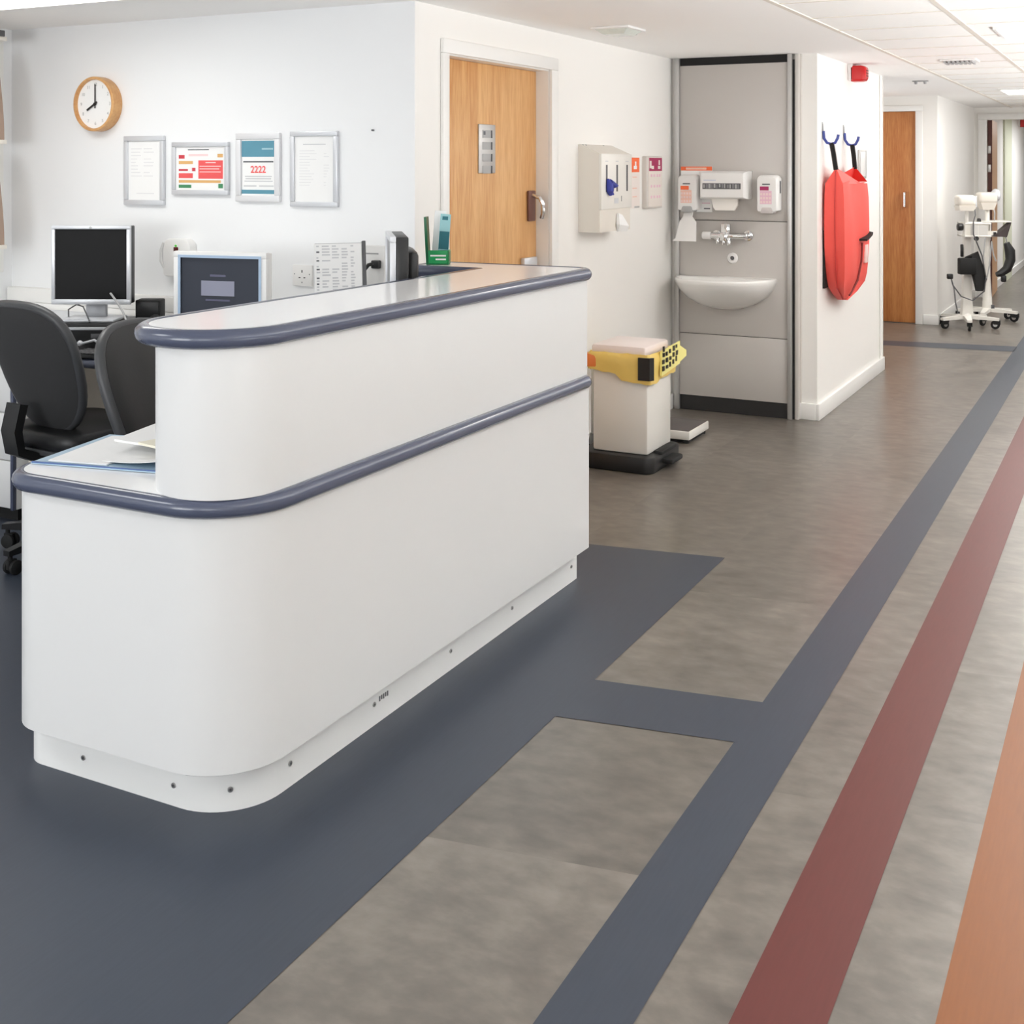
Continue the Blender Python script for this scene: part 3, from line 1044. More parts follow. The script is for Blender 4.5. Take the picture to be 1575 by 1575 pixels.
m2, sc = monitor('computer_monitor', 'white-framed monitor showing a login box, half hidden by the counter', (-3.30, 3.84, 0.752), CYAW - rad(17), 0.42, 0.345, 0.06, WPLAST, SCREENG, WPLAST, 0.024, 0.108, 0.107, 'computer monitors', 0.022)
b = B()
b.box(-0.085, 0.065, -0.0175, -0.0155, 0.275, 0.335, mi=0)
b.box(-0.045, 0.025, -0.0175, -0.0155, 0.352, 0.360, mi=1)
b.box(-0.065, 0.045, -0.0175, -0.0155, 0.254, 0.261, mi=1)
b.box(-0.088, 0.068, -0.0170, -0.0155, 0.270, 0.274, mi=2)
b.build('login_box', [mat('pale_screen_box', (146, 148, 166), 0.3), mat('screen_text', (92, 92, 116), 0.3), mat('screen_dark', (44, 46, 54), 0.3)], sc)
b = B()
for x0, x1, z0, z1 in ((-0.188, 0.188, 0.427, 0.438), (-0.188, 0.188, 0.137, 0.148), (-0.188, -0.177, 0.148, 0.427), (0.177, 0.188, 0.148, 0.427)):
    b.box(x0, x1, -0.0245, -0.021, z0, z1)
b.build('bezel_inlay', mat('pale_blue_trim', (172, 194, 218), 0.3), m2)

n3 = math.atan2(-0.781, 0.623) - rad(3)
m3, sc = monitor('computer_monitor', 'monitor turned edge-on with a black rear housing at the end of the counter', (-2.345, 3.62, 0.777), n3, 0.38, 0.335, 0.085, SILVER, mat('grey_screen', (120, 122, 124), 0.3), BLACK, 0.02, 0.777, 0.20, 'computer monitors')

# document stand with a printed list
ds = thing('document_stand', 'upright document stand with a printed list beside the wall socket', 'document stand', (-2.797, 3.948, 0.752), CYAW + rad(16))
Tt = Matrix.Rotation(rad(-10), 4, 'X')
b = B()
b.box(-0.092, 0.105, 0.0, 0.018, 0.02, 0.498, bev=0.003, M=Tt)
b.box(0.098, 0.112, -0.004, 0.024, 0.02, 0.505, bev=0.002, mi=1, M=Tt)
b.build('back_board', [GREYPL, DGREY], ds)
b = B()
b.box(-0.10, 0.11, -0.07, 0.16, 0.0, 0.02, bev=0.004)
b.build('base_plate', GREYPL, ds)
b = B()
b.box(-0.094, 0.094, -0.0045, -0.0005, 0.03, 0.495, mi=0, M=Tt)
rr = random.Random(3)
for j in range(38):
    z = 0.485 - j * 0.0115
    for x0, x1 in ((-0.086, -0.072), (-0.064, -0.03), (-0.024, 0.008), (0.014, 0.04), (0.05, 0.068)):
        if rr.random() < 0.8:
            w = (x1 - x0) * rr.uniform(0.5, 1.0)
            b.box(x0, x0 + w, -0.0052, -0.0044, z - 0.003, z + 0.003, mi=1 if x0 > -0.08 or rr.random() < 0.5 else 2, M=Tt)
b.build('printed_list', [PAPER, PAPERG, PRINTD], ds)

# sockets and boxes on the back wall
so = thing('wall_socket', 'white square wall socket between the white monitor and the document stand', 'socket', M=WM(-3.26, 4.325, 1.072, '-Y'))
B().box(-0.052, 0.052, -0.045, 0.045, 0, 0.012, bev=0.003).build('face_plate', WPLAST, so)
for x0, x1, y0, y1 in ((-0.003, 0.003, 0.012, 0.024), (-0.018, -0.008, -0.012, -0.007), (0.008, 0.018, -0.012, -0.007)):
    B().box(x0, x1, y0, y1, 0.012, 0.0125).build('pin_slot', DGREY, so)
for x, y in ((-0.04, 0.006), (0.04, 0.006), (0, -0.03)):
    B().cyl((x, y, 0.0115), (x, y, 0.0128), 0.0035, n=10).build('fixing_screw', GREYPL, so)
so = thing('wall_socket', 'tall white outlet plate with a black plug lead behind the edge-on monitor', 'socket', M=WM(-2.885, 4.325, 1.10, '-Y'))
B().box(-0.062, 0.062, -0.145, 0.115, 0, 0.03, bev=0.004).build('face_plate', WPLAST, so)
B().box(-0.035, 0.035, 0.078, 0.084, 0.03, 0.031).build('label_strip', GREYPL, so)
for sx, sy in ((0.0, -0.06), (0.03, -0.05), (0.012, -0.075)):
    B().box(sx - 0.006, sx + 0.006, sy - 0.004, sy + 0.004, 0.03, 0.031).build('pin_slot', GREYPL, so)
b = B()
b.box(0.012, 0.05, 0.02, 0.055, 0.03, 0.055, bev=0.005)
b.tube([(0.02, 0.04, 0.05), (0.008, 0.036, 0.065), (-0.012, 0.008, 0.075), (-0.028, -0.05, 0.075), (-0.036, -0.13, 0.065), (-0.036, -0.22, 0.05)], 0.008, 10)
b.build('plug_lead', BLACK, so)
wd = thing('wall_phone_cradle', 'pale rounded wall unit with a green and a red light above the white monitor', 'wall unit', M=WM(-3.945, 4.325, 1.13, '-Y'))
b = B()
b.prism(rounded([(-0.082, -0.09, 0.02), (0.082, -0.09, 0.02), (0.082, 0.085, 0.04), (-0.082, 0.085, 0.04)], 6), 0.0, 0.05, bev=0.008)
b.build('unit_body', WPLAST, wd)
b = B()
b.cyl((0.0, 0.053, 0.048), (0.0, 0.053, 0.055), 0.005, n=12)
b.build('green_light', LED_G, wd)
b = B()
b.box(-0.013, 0.013, 0.025, 0.047, 0.048, 0.054, bev=0.002)
b.build('red_light', mat('dark_red_lens', (90, 24, 24), 0.3), wd)
b = B()
b.tube([(-0.075, -0.05, 0.045), (-0.090, -0.02, 0.05), (-0.090, 0.03, 0.05), (-0.078, 0.065, 0.045)], 0.008, 8)
b.build('side_bracket', mat('light_grey_bracket', (214, 214, 213), 0.4, noise=0.02), wd)

# ------------------------------------------------------------------ clock and framed notices
ck = thing('wall_clock', 'round wooden-rimmed wall clock showing eight on the white wall', 'clock', M=WM(-4.455, 4.325, 1.845, '-Y'))
b = B()
b.lathe([(0.128, 0.0), (0.131, 0.01), (0.131, 0.058), (0.128, 0.062), (0.119, 0.062), (0.117, 0.058), (0.117, 0.0)], 48)
b.build('rim', BEECH, ck)
B().cyl((0, 0, 0.0), (0, 0, 0.045), 0.118, n=48).build('dial', PAPER, ck)
for k in range(1, 13):
    a = PI / 2 - k * PI / 6
    B().text(str(k), 0.022, 0.093 * math.cos(a), 0.093 * math.sin(a), 0.0455).build('numeral', GREYPL, ck)
b = B()
b.box(-0.0035, 0.0035, -0.02, 0.095, 0.0475, 0.049)
b.build('minute_hand', BLACK, ck)
b = B()
a = PI / 2 - 8 * PI / 6
b.tube([(-0.018 * math.cos(a), -0.018 * math.sin(a), 0.0515), (0.058 * math.cos(a), 0.058 * math.sin(a), 0.0515)], 0.004, flat=(0.009, 0.002))
b.cyl((0, 0, 0.045), (0, 0, 0.0535), 0.007, n=14)
b.build('hour_hand', BLACK, ck)


def notice(xc, zc, w, h, label, fmat, prof, group='framed notices on the clock wall'):
    f = thing('framed_notice', label, 'framed notice', M=WM(xc, 4.325, zc, '-Y'), group=group)
    b = B()
    for x0, x1, y0, y1 in ((-w / 2, w / 2, -h / 2, -h / 2 + prof), (-w / 2, w / 2, h / 2 - prof, h / 2), (-w / 2, -w / 2 + prof, -h / 2 + prof, h / 2 - prof), (w / 2 - prof, w / 2, -h / 2 + prof, h / 2 - prof)):
        b.box(x0, x1, y0, y1, 0.0, 0.018, bev=0.003)
    b.build('frame', fmat, f)
    return f


def printed(f, w, h, mats, items, texts=(), name='printed_sheet'):
    b = B()
    b.box(-w / 2, w / 2, -h / 2, h / 2, 0.002, 0.008, mi=0)
    for k, (x0, x1, y0, y1, mi) in enumerate(items):
        b.box(x0, x1, y0, y1, 0.008, 0.0083 + 0.00003 * k, mi=mi)
    for s, size, x, y, mi in texts:
        b.text(s, size, x, y, 0.0088, mi, ext=0.0002, bold=size * 0.022)
    return b.build(name, mats, f)


f = notice(-4.178, 1.528, 0.25, 0.325, 'leftmost silver-framed notice with a nearly blank white sheet', SILVER, 0.024)
it = []
for x0 in (-0.085, -0.005):
    for j in range(9):
        if rr.random() < 0.75:
            it.append((x0, x0 + rr.uniform(0.03, 0.07), 0.10 - j * 0.016, 0.104 - j * 0.016, 1))
it.append((-0.05, 0.06, -0.11, -0.106, 1))
printed(f, 0.21, 0.285, [PAPER, PRINTL], it)

f = notice(-3.837, 1.538, 0.335, 0.242, 'landscape silver-framed notice with red, amber and green blocks', SILVER, 0.022)
it = [(-0.075, 0.05, 0.083, 0.088, 4), (-0.13, -0.095, 0.045, 0.062, 2), (0.10, 0.132, 0.05, 0.066, 3), (-0.13, -0.045, 0.02, 0.034, 3),
      (-0.13, -0.075, -0.012, -0.003, 2), (-0.05, -0.03, -0.013, 0.003, 2), (-0.13, -0.045, -0.045, -0.022, 1), (-0.012, 0.132, -0.047, 0.037, 1),
      (-0.13, 0.12, -0.066, -0.054, 3), (-0.13, -0.055, -0.09, -0.075, 5), (0.105, 0.132, -0.09, -0.07, 5), (-0.07, 0.045, 0.056, 0.066, 6),
      (0.03, 0.09, 0.024, 0.029, 6), (-0.005, 0.12, 0.008, 0.012, 6), (-0.005, 0.11, -0.004, 0.0, 6), (-0.005, 0.12, -0.018, -0.014, 6)]
printed(f, 0.295, 0.203, [PAPER, REDP, REDD, AMBERP, PRINTD, GREENP, mat('pale_pink_print', (250, 214, 214), 0.8)], it)

f = notice(-3.503, 1.543, 0.245, 0.306, 'white-framed notice with teal bands and the red number 2222', mat('satin_white_frame', (226, 226, 228), 0.35, 0.1), 0.028)
it = [(-0.094, 0.094, 0.047, 0.118, 1), (-0.094, 0.094, -0.118, -0.100, 1), (-0.094, -0.091, -0.10, 0.047, 3), (0.091, 0.094, -0.10, 0.047, 3),
      (-0.085, 0.084, 0.022, 0.028, 2), (-0.075, 0.075, -0.043, -0.038, 3), (-0.072, 0.072, -0.053, -0.048, 3), (-0.078, 0.08, -0.064, -0.059, 3),
      (-0.082, -0.01, -0.086, -0.080, 3), (0.005, 0.085, -0.086, -0.080, 3), (0.02, 0.082, 0.078, 0.086, 5)]
printed(f, 0.205, 0.255, [PAPER, TEAL, PRINTD, PAPERG, REDP, mat('pale_teal_line', (160, 196, 206), 0.8)], it, (('2222', 0.043, 0.0, -0.011, 4),))

f = notice(-3.197, 1.536, 0.252, 0.328, 'rightmost silver-framed notice with a faint list on white', SILVER, 0.022)
it = [(-0.06, 0.06, 0.105, 0.109, 2)]
for j in range(13):
    it.append((-0.08, -0.08 + rr.uniform(0.04, 0.1), 0.078 - j * 0.0125, 0.0805 - j * 0.0125, 1))
    if rr.random() < 0.7:
        it.append((0.05, 0.05 + rr.uniform(0.01, 0.035), 0.078 - j * 0.0125, 0.0805 - j * 0.0125, 1))
printed(f, 0.212, 0.288, [PAPER, PRINTL, PAPERG], it)
b = B()
b.cyl((0, 0, 0), (0, 0, 0.012), 0.004, n=10)
tag(b.build('picture_nail', DGREY), 'single dark nail in the bare wall right of the framed notices', 'nail', M=WM(-2.895, 4.325, 1.70, '-Y'))

# ------------------------------------------------------------------ open shelves at the left edge
sh = thing('wall_shelf', 'cream open wall shelf unit cut off by the left edge of the photo', 'shelf', (-4.97, 3.7, 1.16))
T = Matrix.Translation((4.97, -3.7, -1.16))
B().box(-5.078, -5.06, 3.2, 4.20, 1.14, 2.165, M=T).build('back_board', BEIGE, sh)
for z in (1.15, 1.655, 2.15):
    B().box(-5.06, -4.865, 3.2, 4.115, z, z + 0.02, bev=0.002, M=T).build('shelf_board', mat('pale_cream_melamine', (234, 229, 220), 0.4), sh)
B().box(-5.08, -5.06, 4.20, 4.26, 1.02, 2.19, bev=0.002, M=T).build('side_upright', GLOSSW, sh)
b = B()
b.box(-5.06, -4.86, 3.2, 4.10, 2.17, 2.20, bev=0.003)
tag(b.build('cable_tray', DGREY), 'dark flat tray on top of the cream shelf unit', 'tray')
for k, z in enumerate((1.17, 1.675)):
    for y in (4.062, 3.96, 3.86, 3.76):
        b = B()
        prof = [(-5.055, z)]
        prof += [(-4.868 - 0.03 * (1 - math.cos(t * PI / 2)) , z + 0.30 * 1.0 * t) for t in [q / 6 for q in range(7)]]
        prof += [(-4.95, z + 0.42), (-5.055, z + 0.44)]
        t = bmesh.new()
        lo = [t.verts.new((x, y - 0.04, zz)) for x, zz in prof]
        hi = [t.verts.new((x, y + 0.04, zz)) for x, zz in prof]
        t.faces.new(lo)
        t.faces.new(hi[::-1])
        for i in range(len(prof)):
            t.faces.new((lo[i], hi[i], hi[(i + 1) % len(prof)], lo[(i + 1) % len(prof)]))
        bmesh.ops.recalc_face_normals(t, faces=t.faces)
        b._add(t)
        tag(b.build('magazine_file', BROWNF), 'brown card magazine file standing on the %s board of the cream shelf unit' % ('lower', 'middle')[k], 'magazine file', 'brown magazine files on the %s board' % ('lower', 'middle')[k])

# ------------------------------------------------------------------ swivel chairs
def chair_back(front):
    """lens-shaped half of the backrest, centre at the origin, facing +Y"""
    W, Hh = 0.235, 0.262
    NS, NT = 8, 40
    t = bmesh.new()

    def P(s, th, off):
        c, sn = math.cos(th), math.sin(th)
        ex = 2.0 / 2.7
        x = W * math.copysign(abs(c) ** ex, c)
        z = Hh * math.copysign(abs(sn) ** ex, sn)
        x *= 1.0 + 0.11 * (z / Hh) - (0.07 if z < 0 else 0.0) * (z / Hh) ** 2
        x, z = x * s, z * s
        y = 0.55 * x * x + 0.10 * (z - 0.02) ** 2 + off
        return (x, y, z)
    th0 = 0.036 if front else -0.034
    cen = t.verts.new((0, th0, 0))
    rings = []
    for i in range(1, NS + 1):
        s = i / NS
        off = th0 * (1 - s ** 6 * 0.45)
        rings.append([t.verts.new(P(s, 2 * PI * k / NT, off)) for k in range(NT)])
    rings.append([t.verts.new(P(1.0 if front else 1.0, 2 * PI * k / NT, 0.0)) for k in range(NT)])
    for k in range(NT):
        t.faces.new((cen, rings[0][k], rings[0][(k + 1) % NT]))
    for i in range(len(rings) - 1):
        for k in range(NT):
            t.faces.new((rings[i][k], rings[i + 1][k], rings[i + 1][(k + 1) % NT], rings[i][(k + 1) % NT]))
    t.faces.new(rings[-1])
    bmesh.ops.recalc_face_normals(t, faces=t.faces)
    return t


def make_chair(loc, rz, label):
    c = thing('swivel_chair', label, 'office chair', loc, rz, group='black swivel chairs behind the reception desk')
    lean = Matrix.Translation((0, -0.205, 0.766)) @ Matrix.Rotation(rad(19), 4, 'X')
    B()._add(chair_back(True), 0, lean).build('backrest_cushion', VINYLB, c, angle=50)
    sh_ = B()._add(chair_back(False), 0, lean).build('backrest_shell', FABRIC, c, angle=50)
    # piping round the edge of the backrest
    pts = []
    for k in range(40):
        th = 2 * PI * k / 40
        cc, sn = math.cos(th), math.sin(th)
        ex = 2.0 / 2.7
        x = 0.237 * math.copysign(abs(cc) ** ex, cc)
        z = 0.264 * math.copysign(abs(sn) ** ex, sn)
        x *= 1.0 + 0.11 * (z / 0.264) - (0.07 if z < 0 else 0.0) * (z / 0.264) ** 2
        pts.append((x, 0.55 * x * x + 0.10 * (z - 0.02) ** 2, z))
    B().tube(pts, 0.019, 8, closed=True, M=lean).build('edge_band', SHELL, sh_, angle=60)
    # seat
    so_ = rounded([(-0.24, -0.22, 0.09), (0.24, -0.22, 0.09), (0.25, 0.25, 0.11), (-0.25, 0.25, 0.11)], 8)
    B().prism(so_, 0.455, 0.525, bev=0.025).build('seat_cushion', VINYLB, c, angle=50)
    s2 = [(x * 0.95, y * 0.95) for x, y in so_]
    B().prism(s2, 0.432, 0.457, bev=0.008).build('seat_shell', SHELL, c)
    # bar joining seat and back
    B().tube([(0, -0.05, 0.425), (0, -0.21, 0.425), (0, -0.285, 0.46), (0, -0.300, 0.54), (0, -0.275, 0.64)], 0.03, flat=(0.085, 0.035)).build('back_bracket', BLACK, c)
    b = B()
    b.box(-0.09, 0.09, -0.11, 0.09, 0.395, 0.432, bev=0.008)
    b.build('tilt_mechanism', BLACK, c)
    b = B()
    b.tube([(0.05, -0.02, 0.415), (0.20, -0.03, 0.412), (0.235, -0.03, 0.405)], [0.006, 0.006, 0.011], 8)
    b.build('height_lever', BLACK, c)
    b = B()
    b.cyl((0, 0, 0.10), (0, 0, 0.27), 0.028, n=18)
    b.cyl((0, 0, 0.27), (0, 0, 0.40), 0.016, n=16)
    b.build('gas_column', BLACK, c)
    for k in range(5):
        a = 2 * PI * k / 5 + 0.995
        d = Vector((math.cos(a), math.sin(a), 0))
        b = B()
        b.loft([[tuple(d * r + Vector((-d.y, d.x, 0)) * s * w + Vector((0, 0, z))) for s, z in ((-1, z0), (1, z0), (1, z1), (-1, z1))]
                for r, w, z0, z1 in ((0.015, 0.026, 0.085, 0.14), (0.20, 0.022, 0.078, 0.115), (0.335, 0.017, 0.075, 0.095))])
        lg = b.build('base_leg', BLACK, c)
        e_ = d * 0.318
        n = Vector((-d.y, d.x, 0))
        b = B()
        for s in (-1, 1):
            b.cyl(e_ + n * (0.010 * s) + Vector((0, 0, 0.028)) - d * 0.012, e_ + n * (0.026 * s) + Vector((0, 0, 0.028)) - d * 0.012, 0.028, n=18, bev=0.004)
        b.cyl(e_ + Vector((0, 0, 0.04)), e_ + Vector((0, 0, 0.085)), 0.009, n=10)
        b.box(-0.02, 0.02, -0.009, 0.009, 0.02, 0.058, bev=0.004, M=Matrix.Translation(e_ - d * 0.006) @ Matrix.Rotation(a, 4, 'Z'))
        b.build('castor', BLACKM, lg)
    return c


make_chair((-3.80, 3.56, 0), rad(-6), 'black swivel chair with its broad grey back towards us, nearest the left edge')
make_chair((-2.745, 3.10, 0), rad(-80), 'black swivel chair seen from the side, tucked beside the rounded end of the counter')

# ------------------------------------------------------------------ dispenser and notices on the cream wall
dp = thing('apron_dispenser', 'white wall dispenser for aprons and gloves with three slots beside the oak door', 'dispenser', M=WM(-2.69, 6.19, 1.43, '+X'))
b = B()
b.loft([[(-0.215, -0.235, z), (0.215, -0.235, z), (0.215, h, z), (-0.215, h, z)] for z, h in ((0.0, 0.235), (0.012, 0.235), (0.125, 0.185))])
b.build('dispenser_body', CREAM, dp)
b = B()
b.box(-0.217, 0.217, -0.113, 0.184, 0.118, 0.135, bev=0.003)
fp = b.build('front_panel', OFFWHITE, dp)
for x in (-0.145, 0.0, 0.145):
    B().box(x - 0.011, x + 0.011, -0.02, 0.125, 0.134, 0.1358).build('glove_slot', DGREY, fp)
for x in (-0.145, 0.0, 0.145):
    B().box(x - 0.02, x + 0.02, 0.142, 0.147, 0.135, 0.1354).build('slot_label', PAPERG, fp)
B().box(-0.04, 0.02, -0.085, -0.055, 0.135, 0.1354).build('grey_sticker', PAPERG, fp)
B().box(0.06, 0.068, -0.075, -0.045, 0.135, 0.1354).build('dark_mark', PRINTD, fp)
b = B()
b.tube([(-0.145, 0.05, 0.14), (-0.14, 0.02, 0.15), (-0.135, -0.01, 0.15), (-0.12, -0.035, 0.148)], [0.006, 0.02, 0.022, 0.012], 10)
b.tube([(-0.138, 0.03, 0.148), (-0.09, 0.015, 0.152), (-0.03, 0.012, 0.15)], [0.02, 0.018, 0.006], 10)
b.tube([(-0.14, 0.0, 0.15), (-0.11, -0.03, 0.153), (-0.095, -0.034, 0.153)], [0.012, 0.009, 0.005], 8)
o = b.build('nitrile_glove', GLOVE)
tag(o, 'blue glove pulled half out of the left dispenser slot', 'glove', M=dp.matrix_world.copy())
b = B()
b.box(-0.16, 0.20, -0.235, -0.113, 0.118, 0.124, bev=0.002)
b.build('lower_flap', OFFWHITE, dp)
b = B()
b.cyl((0.045, -0.155, 0.120), (0.045, -0.155, 0.1245), 0.03, n=20)
b.build('roll_opening', mat('brown_shadow_gap', (120, 96, 82), 0.7, noise=0.05), dp)
b = B()
b.loft([[(0.02, -0.14, 0.126), (0.07, -0.15, 0.126), (0.075, -0.15, 0.136), (0.025, -0.14, 0.136)], [(0.0, -0.2, 0.13), (0.14, -0.215, 0.13), (0.14, -0.215, 0.15), (0.0, -0.2, 0.15)], [(0.02, -0.24, 0.127), (0.15, -0.245, 0.127), (0.15, -0.245, 0.132), (0.02, -0.24, 0.132)]])
b.build('apron_end', PAPER, dp)
for x in (-0.2, -0.16, 0.08):
    B().cyl((x, 0.228, 0.004), (x, 0.228, 0.024), 0.006, n=10).build('fixing_screw', GREYPL, dp)

nt_ = thing('hygiene_notice', 'narrow notice with an orange header half behind the white dispenser', 'notice', M=WM(-2.69, 6.755, 1.45, '+X'))
printed(nt_, 0.19, 0.30, [mat('pale_pink_card', (238, 228, 222), 0.6, noise=0.02), ORANGEP, PAPER, PEACHP, GREYPL], [
    (-0.09, 0.09, 0.062, 0.148, 1), (0.0, 0.05, 0.08, 0.10, 2), (0.02, 0.04, 0.10, 0.125, 2), (-0.02, 0.05, 0.03, 0.036, 3), (-0.02, 0.05, -0.036, -0.03, 3), (-0.02, 0.05, -0.086, -0.08, 3), (0.01, 0.09, -0.15, -0.14, 4)], name='notice_sheet')
nt_ = thing('hygiene_notice', 'notice with a crimson header in a holder left of the grey wash panel', 'notice', M=WM(-2.69, 7.045, 1.45, '+X'))
B().box(-0.135, 0.135, -0.158, 0.158, 0.0, 0.03, bev=0.004).build('holder', mat('pale_grey_holder', (216, 210, 204), 0.4, noise=0.02), nt_)
b = B()
b.box(-0.11, 0.125, -0.148, 0.15, 0.0305, 0.032, mi=0)
b.box(-0.10, 0.12, 0.068, 0.148, 0.032, 0.0325, mi=1)
for x0, x1, y0, y1 in ((-0.09, -0.06, 0.085, 0.13), (-0.06, -0.02, 0.08, 0.10), (0.05, 0.09, 0.08, 0.10), (0.06, 0.085, 0.105, 0.135)):
    b.box(x0, x1, y0, y1, 0.0325, 0.033, mi=0)
for y in (0.04, -0.025, -0.09):
    for x in (-0.06, -0.01, 0.04, 0.08):
        b.box(x - 0.012, x + 0.012, y - 0.008, y + 0.008, 0.032, 0.0324, mi=2)
b.build('notice_sheet', [mat('warm_card', (232, 224, 216), 0.6, noise=0.02), mat('crimson_print', (166, 40, 88), 0.6, noise=0.03), PINKP], nt_)

# ------------------------------------------------------------------ wash panel with basin
wp = thing('wash_station', 'tall grey laminate wash panel with aluminium side strips and a black foot', 'wash station', (-2.28, 7.43, 0))
T = Matrix.Translation((2.28, -7.43, 0))
for z0, z1 in ((0.095, 0.486), (0.490, 1.205), (1.209, 2.185)):
    B().box(-2.635, -1.935, 7.42, 7.44, z0, z1, bev=0.0015, M=T).build('panel_board', GREYPANEL, wp)
B().box(-2.635, -1.935, 7.43, 7.44, 0.0, 2.235, M=T).build('black_backing', BLACKM, wp)
B().box(-2.625, -1.935, 7.424, 7.43, 0.002, 0.092, M=T).build('foot_board', mat('black_foot_board', (38, 37, 37), 0.5), wp)
B().box(-2.665, -2.632, 7.405, 7.44, 0.0, 2.235, bev=0.003, M=T).build('edge_strip', ALU, wp)
B().box(-1.937, -1.910, 7.405, 7.44, 0.0, 2.235, bev=0.003, M=T).build('edge_strip', ALU, wp)
B().box(-1.91, -1.897, 7.425, 7.438, 0.0, 2.2, M=T).build('gap_seal', BLACKM, wp)
b = B()
b.box(-1.897, -1.872, 7.43, 7.47, 0.0, 2.235, bev=0.002)
b.box(-1.872, -1.862, 7.455, 7.47, 0.0, 2.235)
struct(b.build('trim_3', mat('pale_grey_trim', (214, 210, 204), 0.5)), 'pale filler strip between the wash panel and the red bag wall', 'trim')

ps = thing('handwash_poster', 'white poster with an orange band behind the left soap dispenser', 'poster', M=WM(-2.518, 7.42, 1.402, '-Y'))
printed(ps, 0.206, 0.287, [PAPER, ORANGEP, PEACHP, PINKP, PRINTD], [
    (-0.103, 0.103, 0.118, 0.143, 1), (-0.07, 0.066, 0.124, 0.137, 2), (0.03, 0.09, -0.06, -0.054, 4), (0.03, 0.06, -0.03, 0.03, 3), (0.05, 0.09, -0.125, -0.118, 4), (0.03, 0.09, -0.09, -0.085, 3)], name='poster_sheet')


def soap(xc, label, c1, c2, lever):
    s = thing('soap_dispenser', label, 'soap dispenser', M=WM(xc, 7.42, 1.382, '-Y'), group='soap dispensers on the wash panel')
    b = B()
    o_ = rounded([(-0.066, -0.11, 0.012), (0.066, -0.11, 0.012), (0.066, 0.112, 0.03), (-0.066, 0.112, 0.03)], 6)
    b.loft([[(x * k, y * (1 if y < 0 else k2), z) for x, y in o_] for z, k, k2 in ((0.009, 1, 1), (0.07, 1, 1), (0.092, 0.96, 0.97), (0.102, 0.86, 0.90))])
    b.build('dispenser_cover', WPLAST, s, angle=50)
    b = B()
    b.box(-0.042, 0.03, -0.065, 0.015, 0.1015, 0.103, mi=1)
    b.box(-0.042, 0.012, 0.018, 0.042, 0.1015, 0.1032, mi=0)
    b.box(-0.028, 0.02, 0.052, 0.059, 0.1015, 0.103, mi=2)
    for j in range(3):
        for i in range(4):
            b.box(-0.04 + i * 0.018, -0.028 + i * 0.018, -0.06 + j * 0.024, -0.046 + j * 0.024, 0.103, 0.1033, mi=3)
    b.build('label_sticker', [c1, c2, PRINTD, mat(c1.name + '_tint', (240, 214, 212), 0.6)], s)
    b = B()
    o2 = rounded([(-0.04, -0.122, 0.008), (0.04, -0.122, 0.008), (0.03, -0.085, 0.012), (-0.03, -0.085, 0.012)], 4)
    b.prism(o2, 0.012, 0.108, bev=0.004)
    b.build('nozzle_cover', GREYPL if lever else mat('pale_grey_plastic', (206, 200, 198), 0.35), s)
    if lever:
        b = B()
        L = [(-0.028, -0.118, 0.06), (0.028, -0.118, 0.06), (0.030, -0.150, 0.085), (0.062, -0.185, 0.10), (0.072, -0.285, 0.135), (0.075, -0.302, 0.145), (-0.08, -0.302, 0.145), (-0.062, -0.285, 0.135), (-0.048, -0.185, 0.10), (-0.030, -0.150, 0.085)]
        b.loft([L, [(x, y, z + 0.008) for x, y, z in L]])
        b.build('elbow_lever', WPLAST, s)
    else:
        B().box(0.0665, 0.069, 0.0, 0.075, 0.03, 0.05, bev=0.001).build('sight_window', DGREY, s)
    return s


soap(-2.548, 'white soap dispenser with an orange label and a long white elbow lever', ORANGEP, PEACHP, True)
soap(-2.04, 'white soap dispenser with a magenta label, right of the towel dispenser', MAGP, PINKP, False)

td = thing('towel_dispenser', 'white paper towel dispenser with a dark window strip above the basin', 'towel dispenser', M=WM(-2.315, 7.4195, 1.432, '-Y'))
b = B()
b.loft([[(-0.155 + i, -0.088 + j, z), (0.155 - i, -0.088 + j, z), (0.155 - i, 0.085 - i * 0.6, z), (-0.155 + i, 0.085 - i * 0.6, z)] for z, i, j in ((0.0, 0, 0), (0.08, 0, 0), (0.112, 0.012, 0.006), (0.12, 0.022, 0.012))])
b.build('dispenser_case', WPLAST, td)
b = B()
rr = random.Random(9)
b.box(-0.125, 0.118, -0.026, 0.010, 0.1195, 0.1215, mi=0)
for k in range(14):
    x = -0.12 + k * 0.0168
    b.box(x, x + rr.uniform(0.006, 0.014), -0.022 + rr.uniform(0, 0.008), 0.002 + rr.uniform(0, 0.006), 0.1215, 0.1218, mi=1 + k % 2)
b.build('level_window', [DGREY, GREYPL, mat('mid_grey_plastic', (124, 124, 128), 0.4)], td)
B().box(-0.118, -0.04, 0.026, 0.031, 0.1195, 0.1206).build('case_mark', mat('pale_blue_mark', (200, 206, 224), 0.5), td)
b = B()
L = [(-0.085, -0.085, 0.05), (0.085, -0.085, 0.05), (0.085, -0.125, 0.06), (0.07, -0.158, 0.075), (-0.05, -0.158, 0.075), (-0.065, -0.14, 0.07)]
b.loft([L, [(x, y, z + 0.022) for x, y, z in L]])
pt = b.build('towel_sheet', mat('soft_paper', (238, 234, 228), 0.9, noise=0.02), None)
tag(pt, 'white paper towel hanging from the towel dispenser', 'paper towel', M=td.matrix_world.copy())

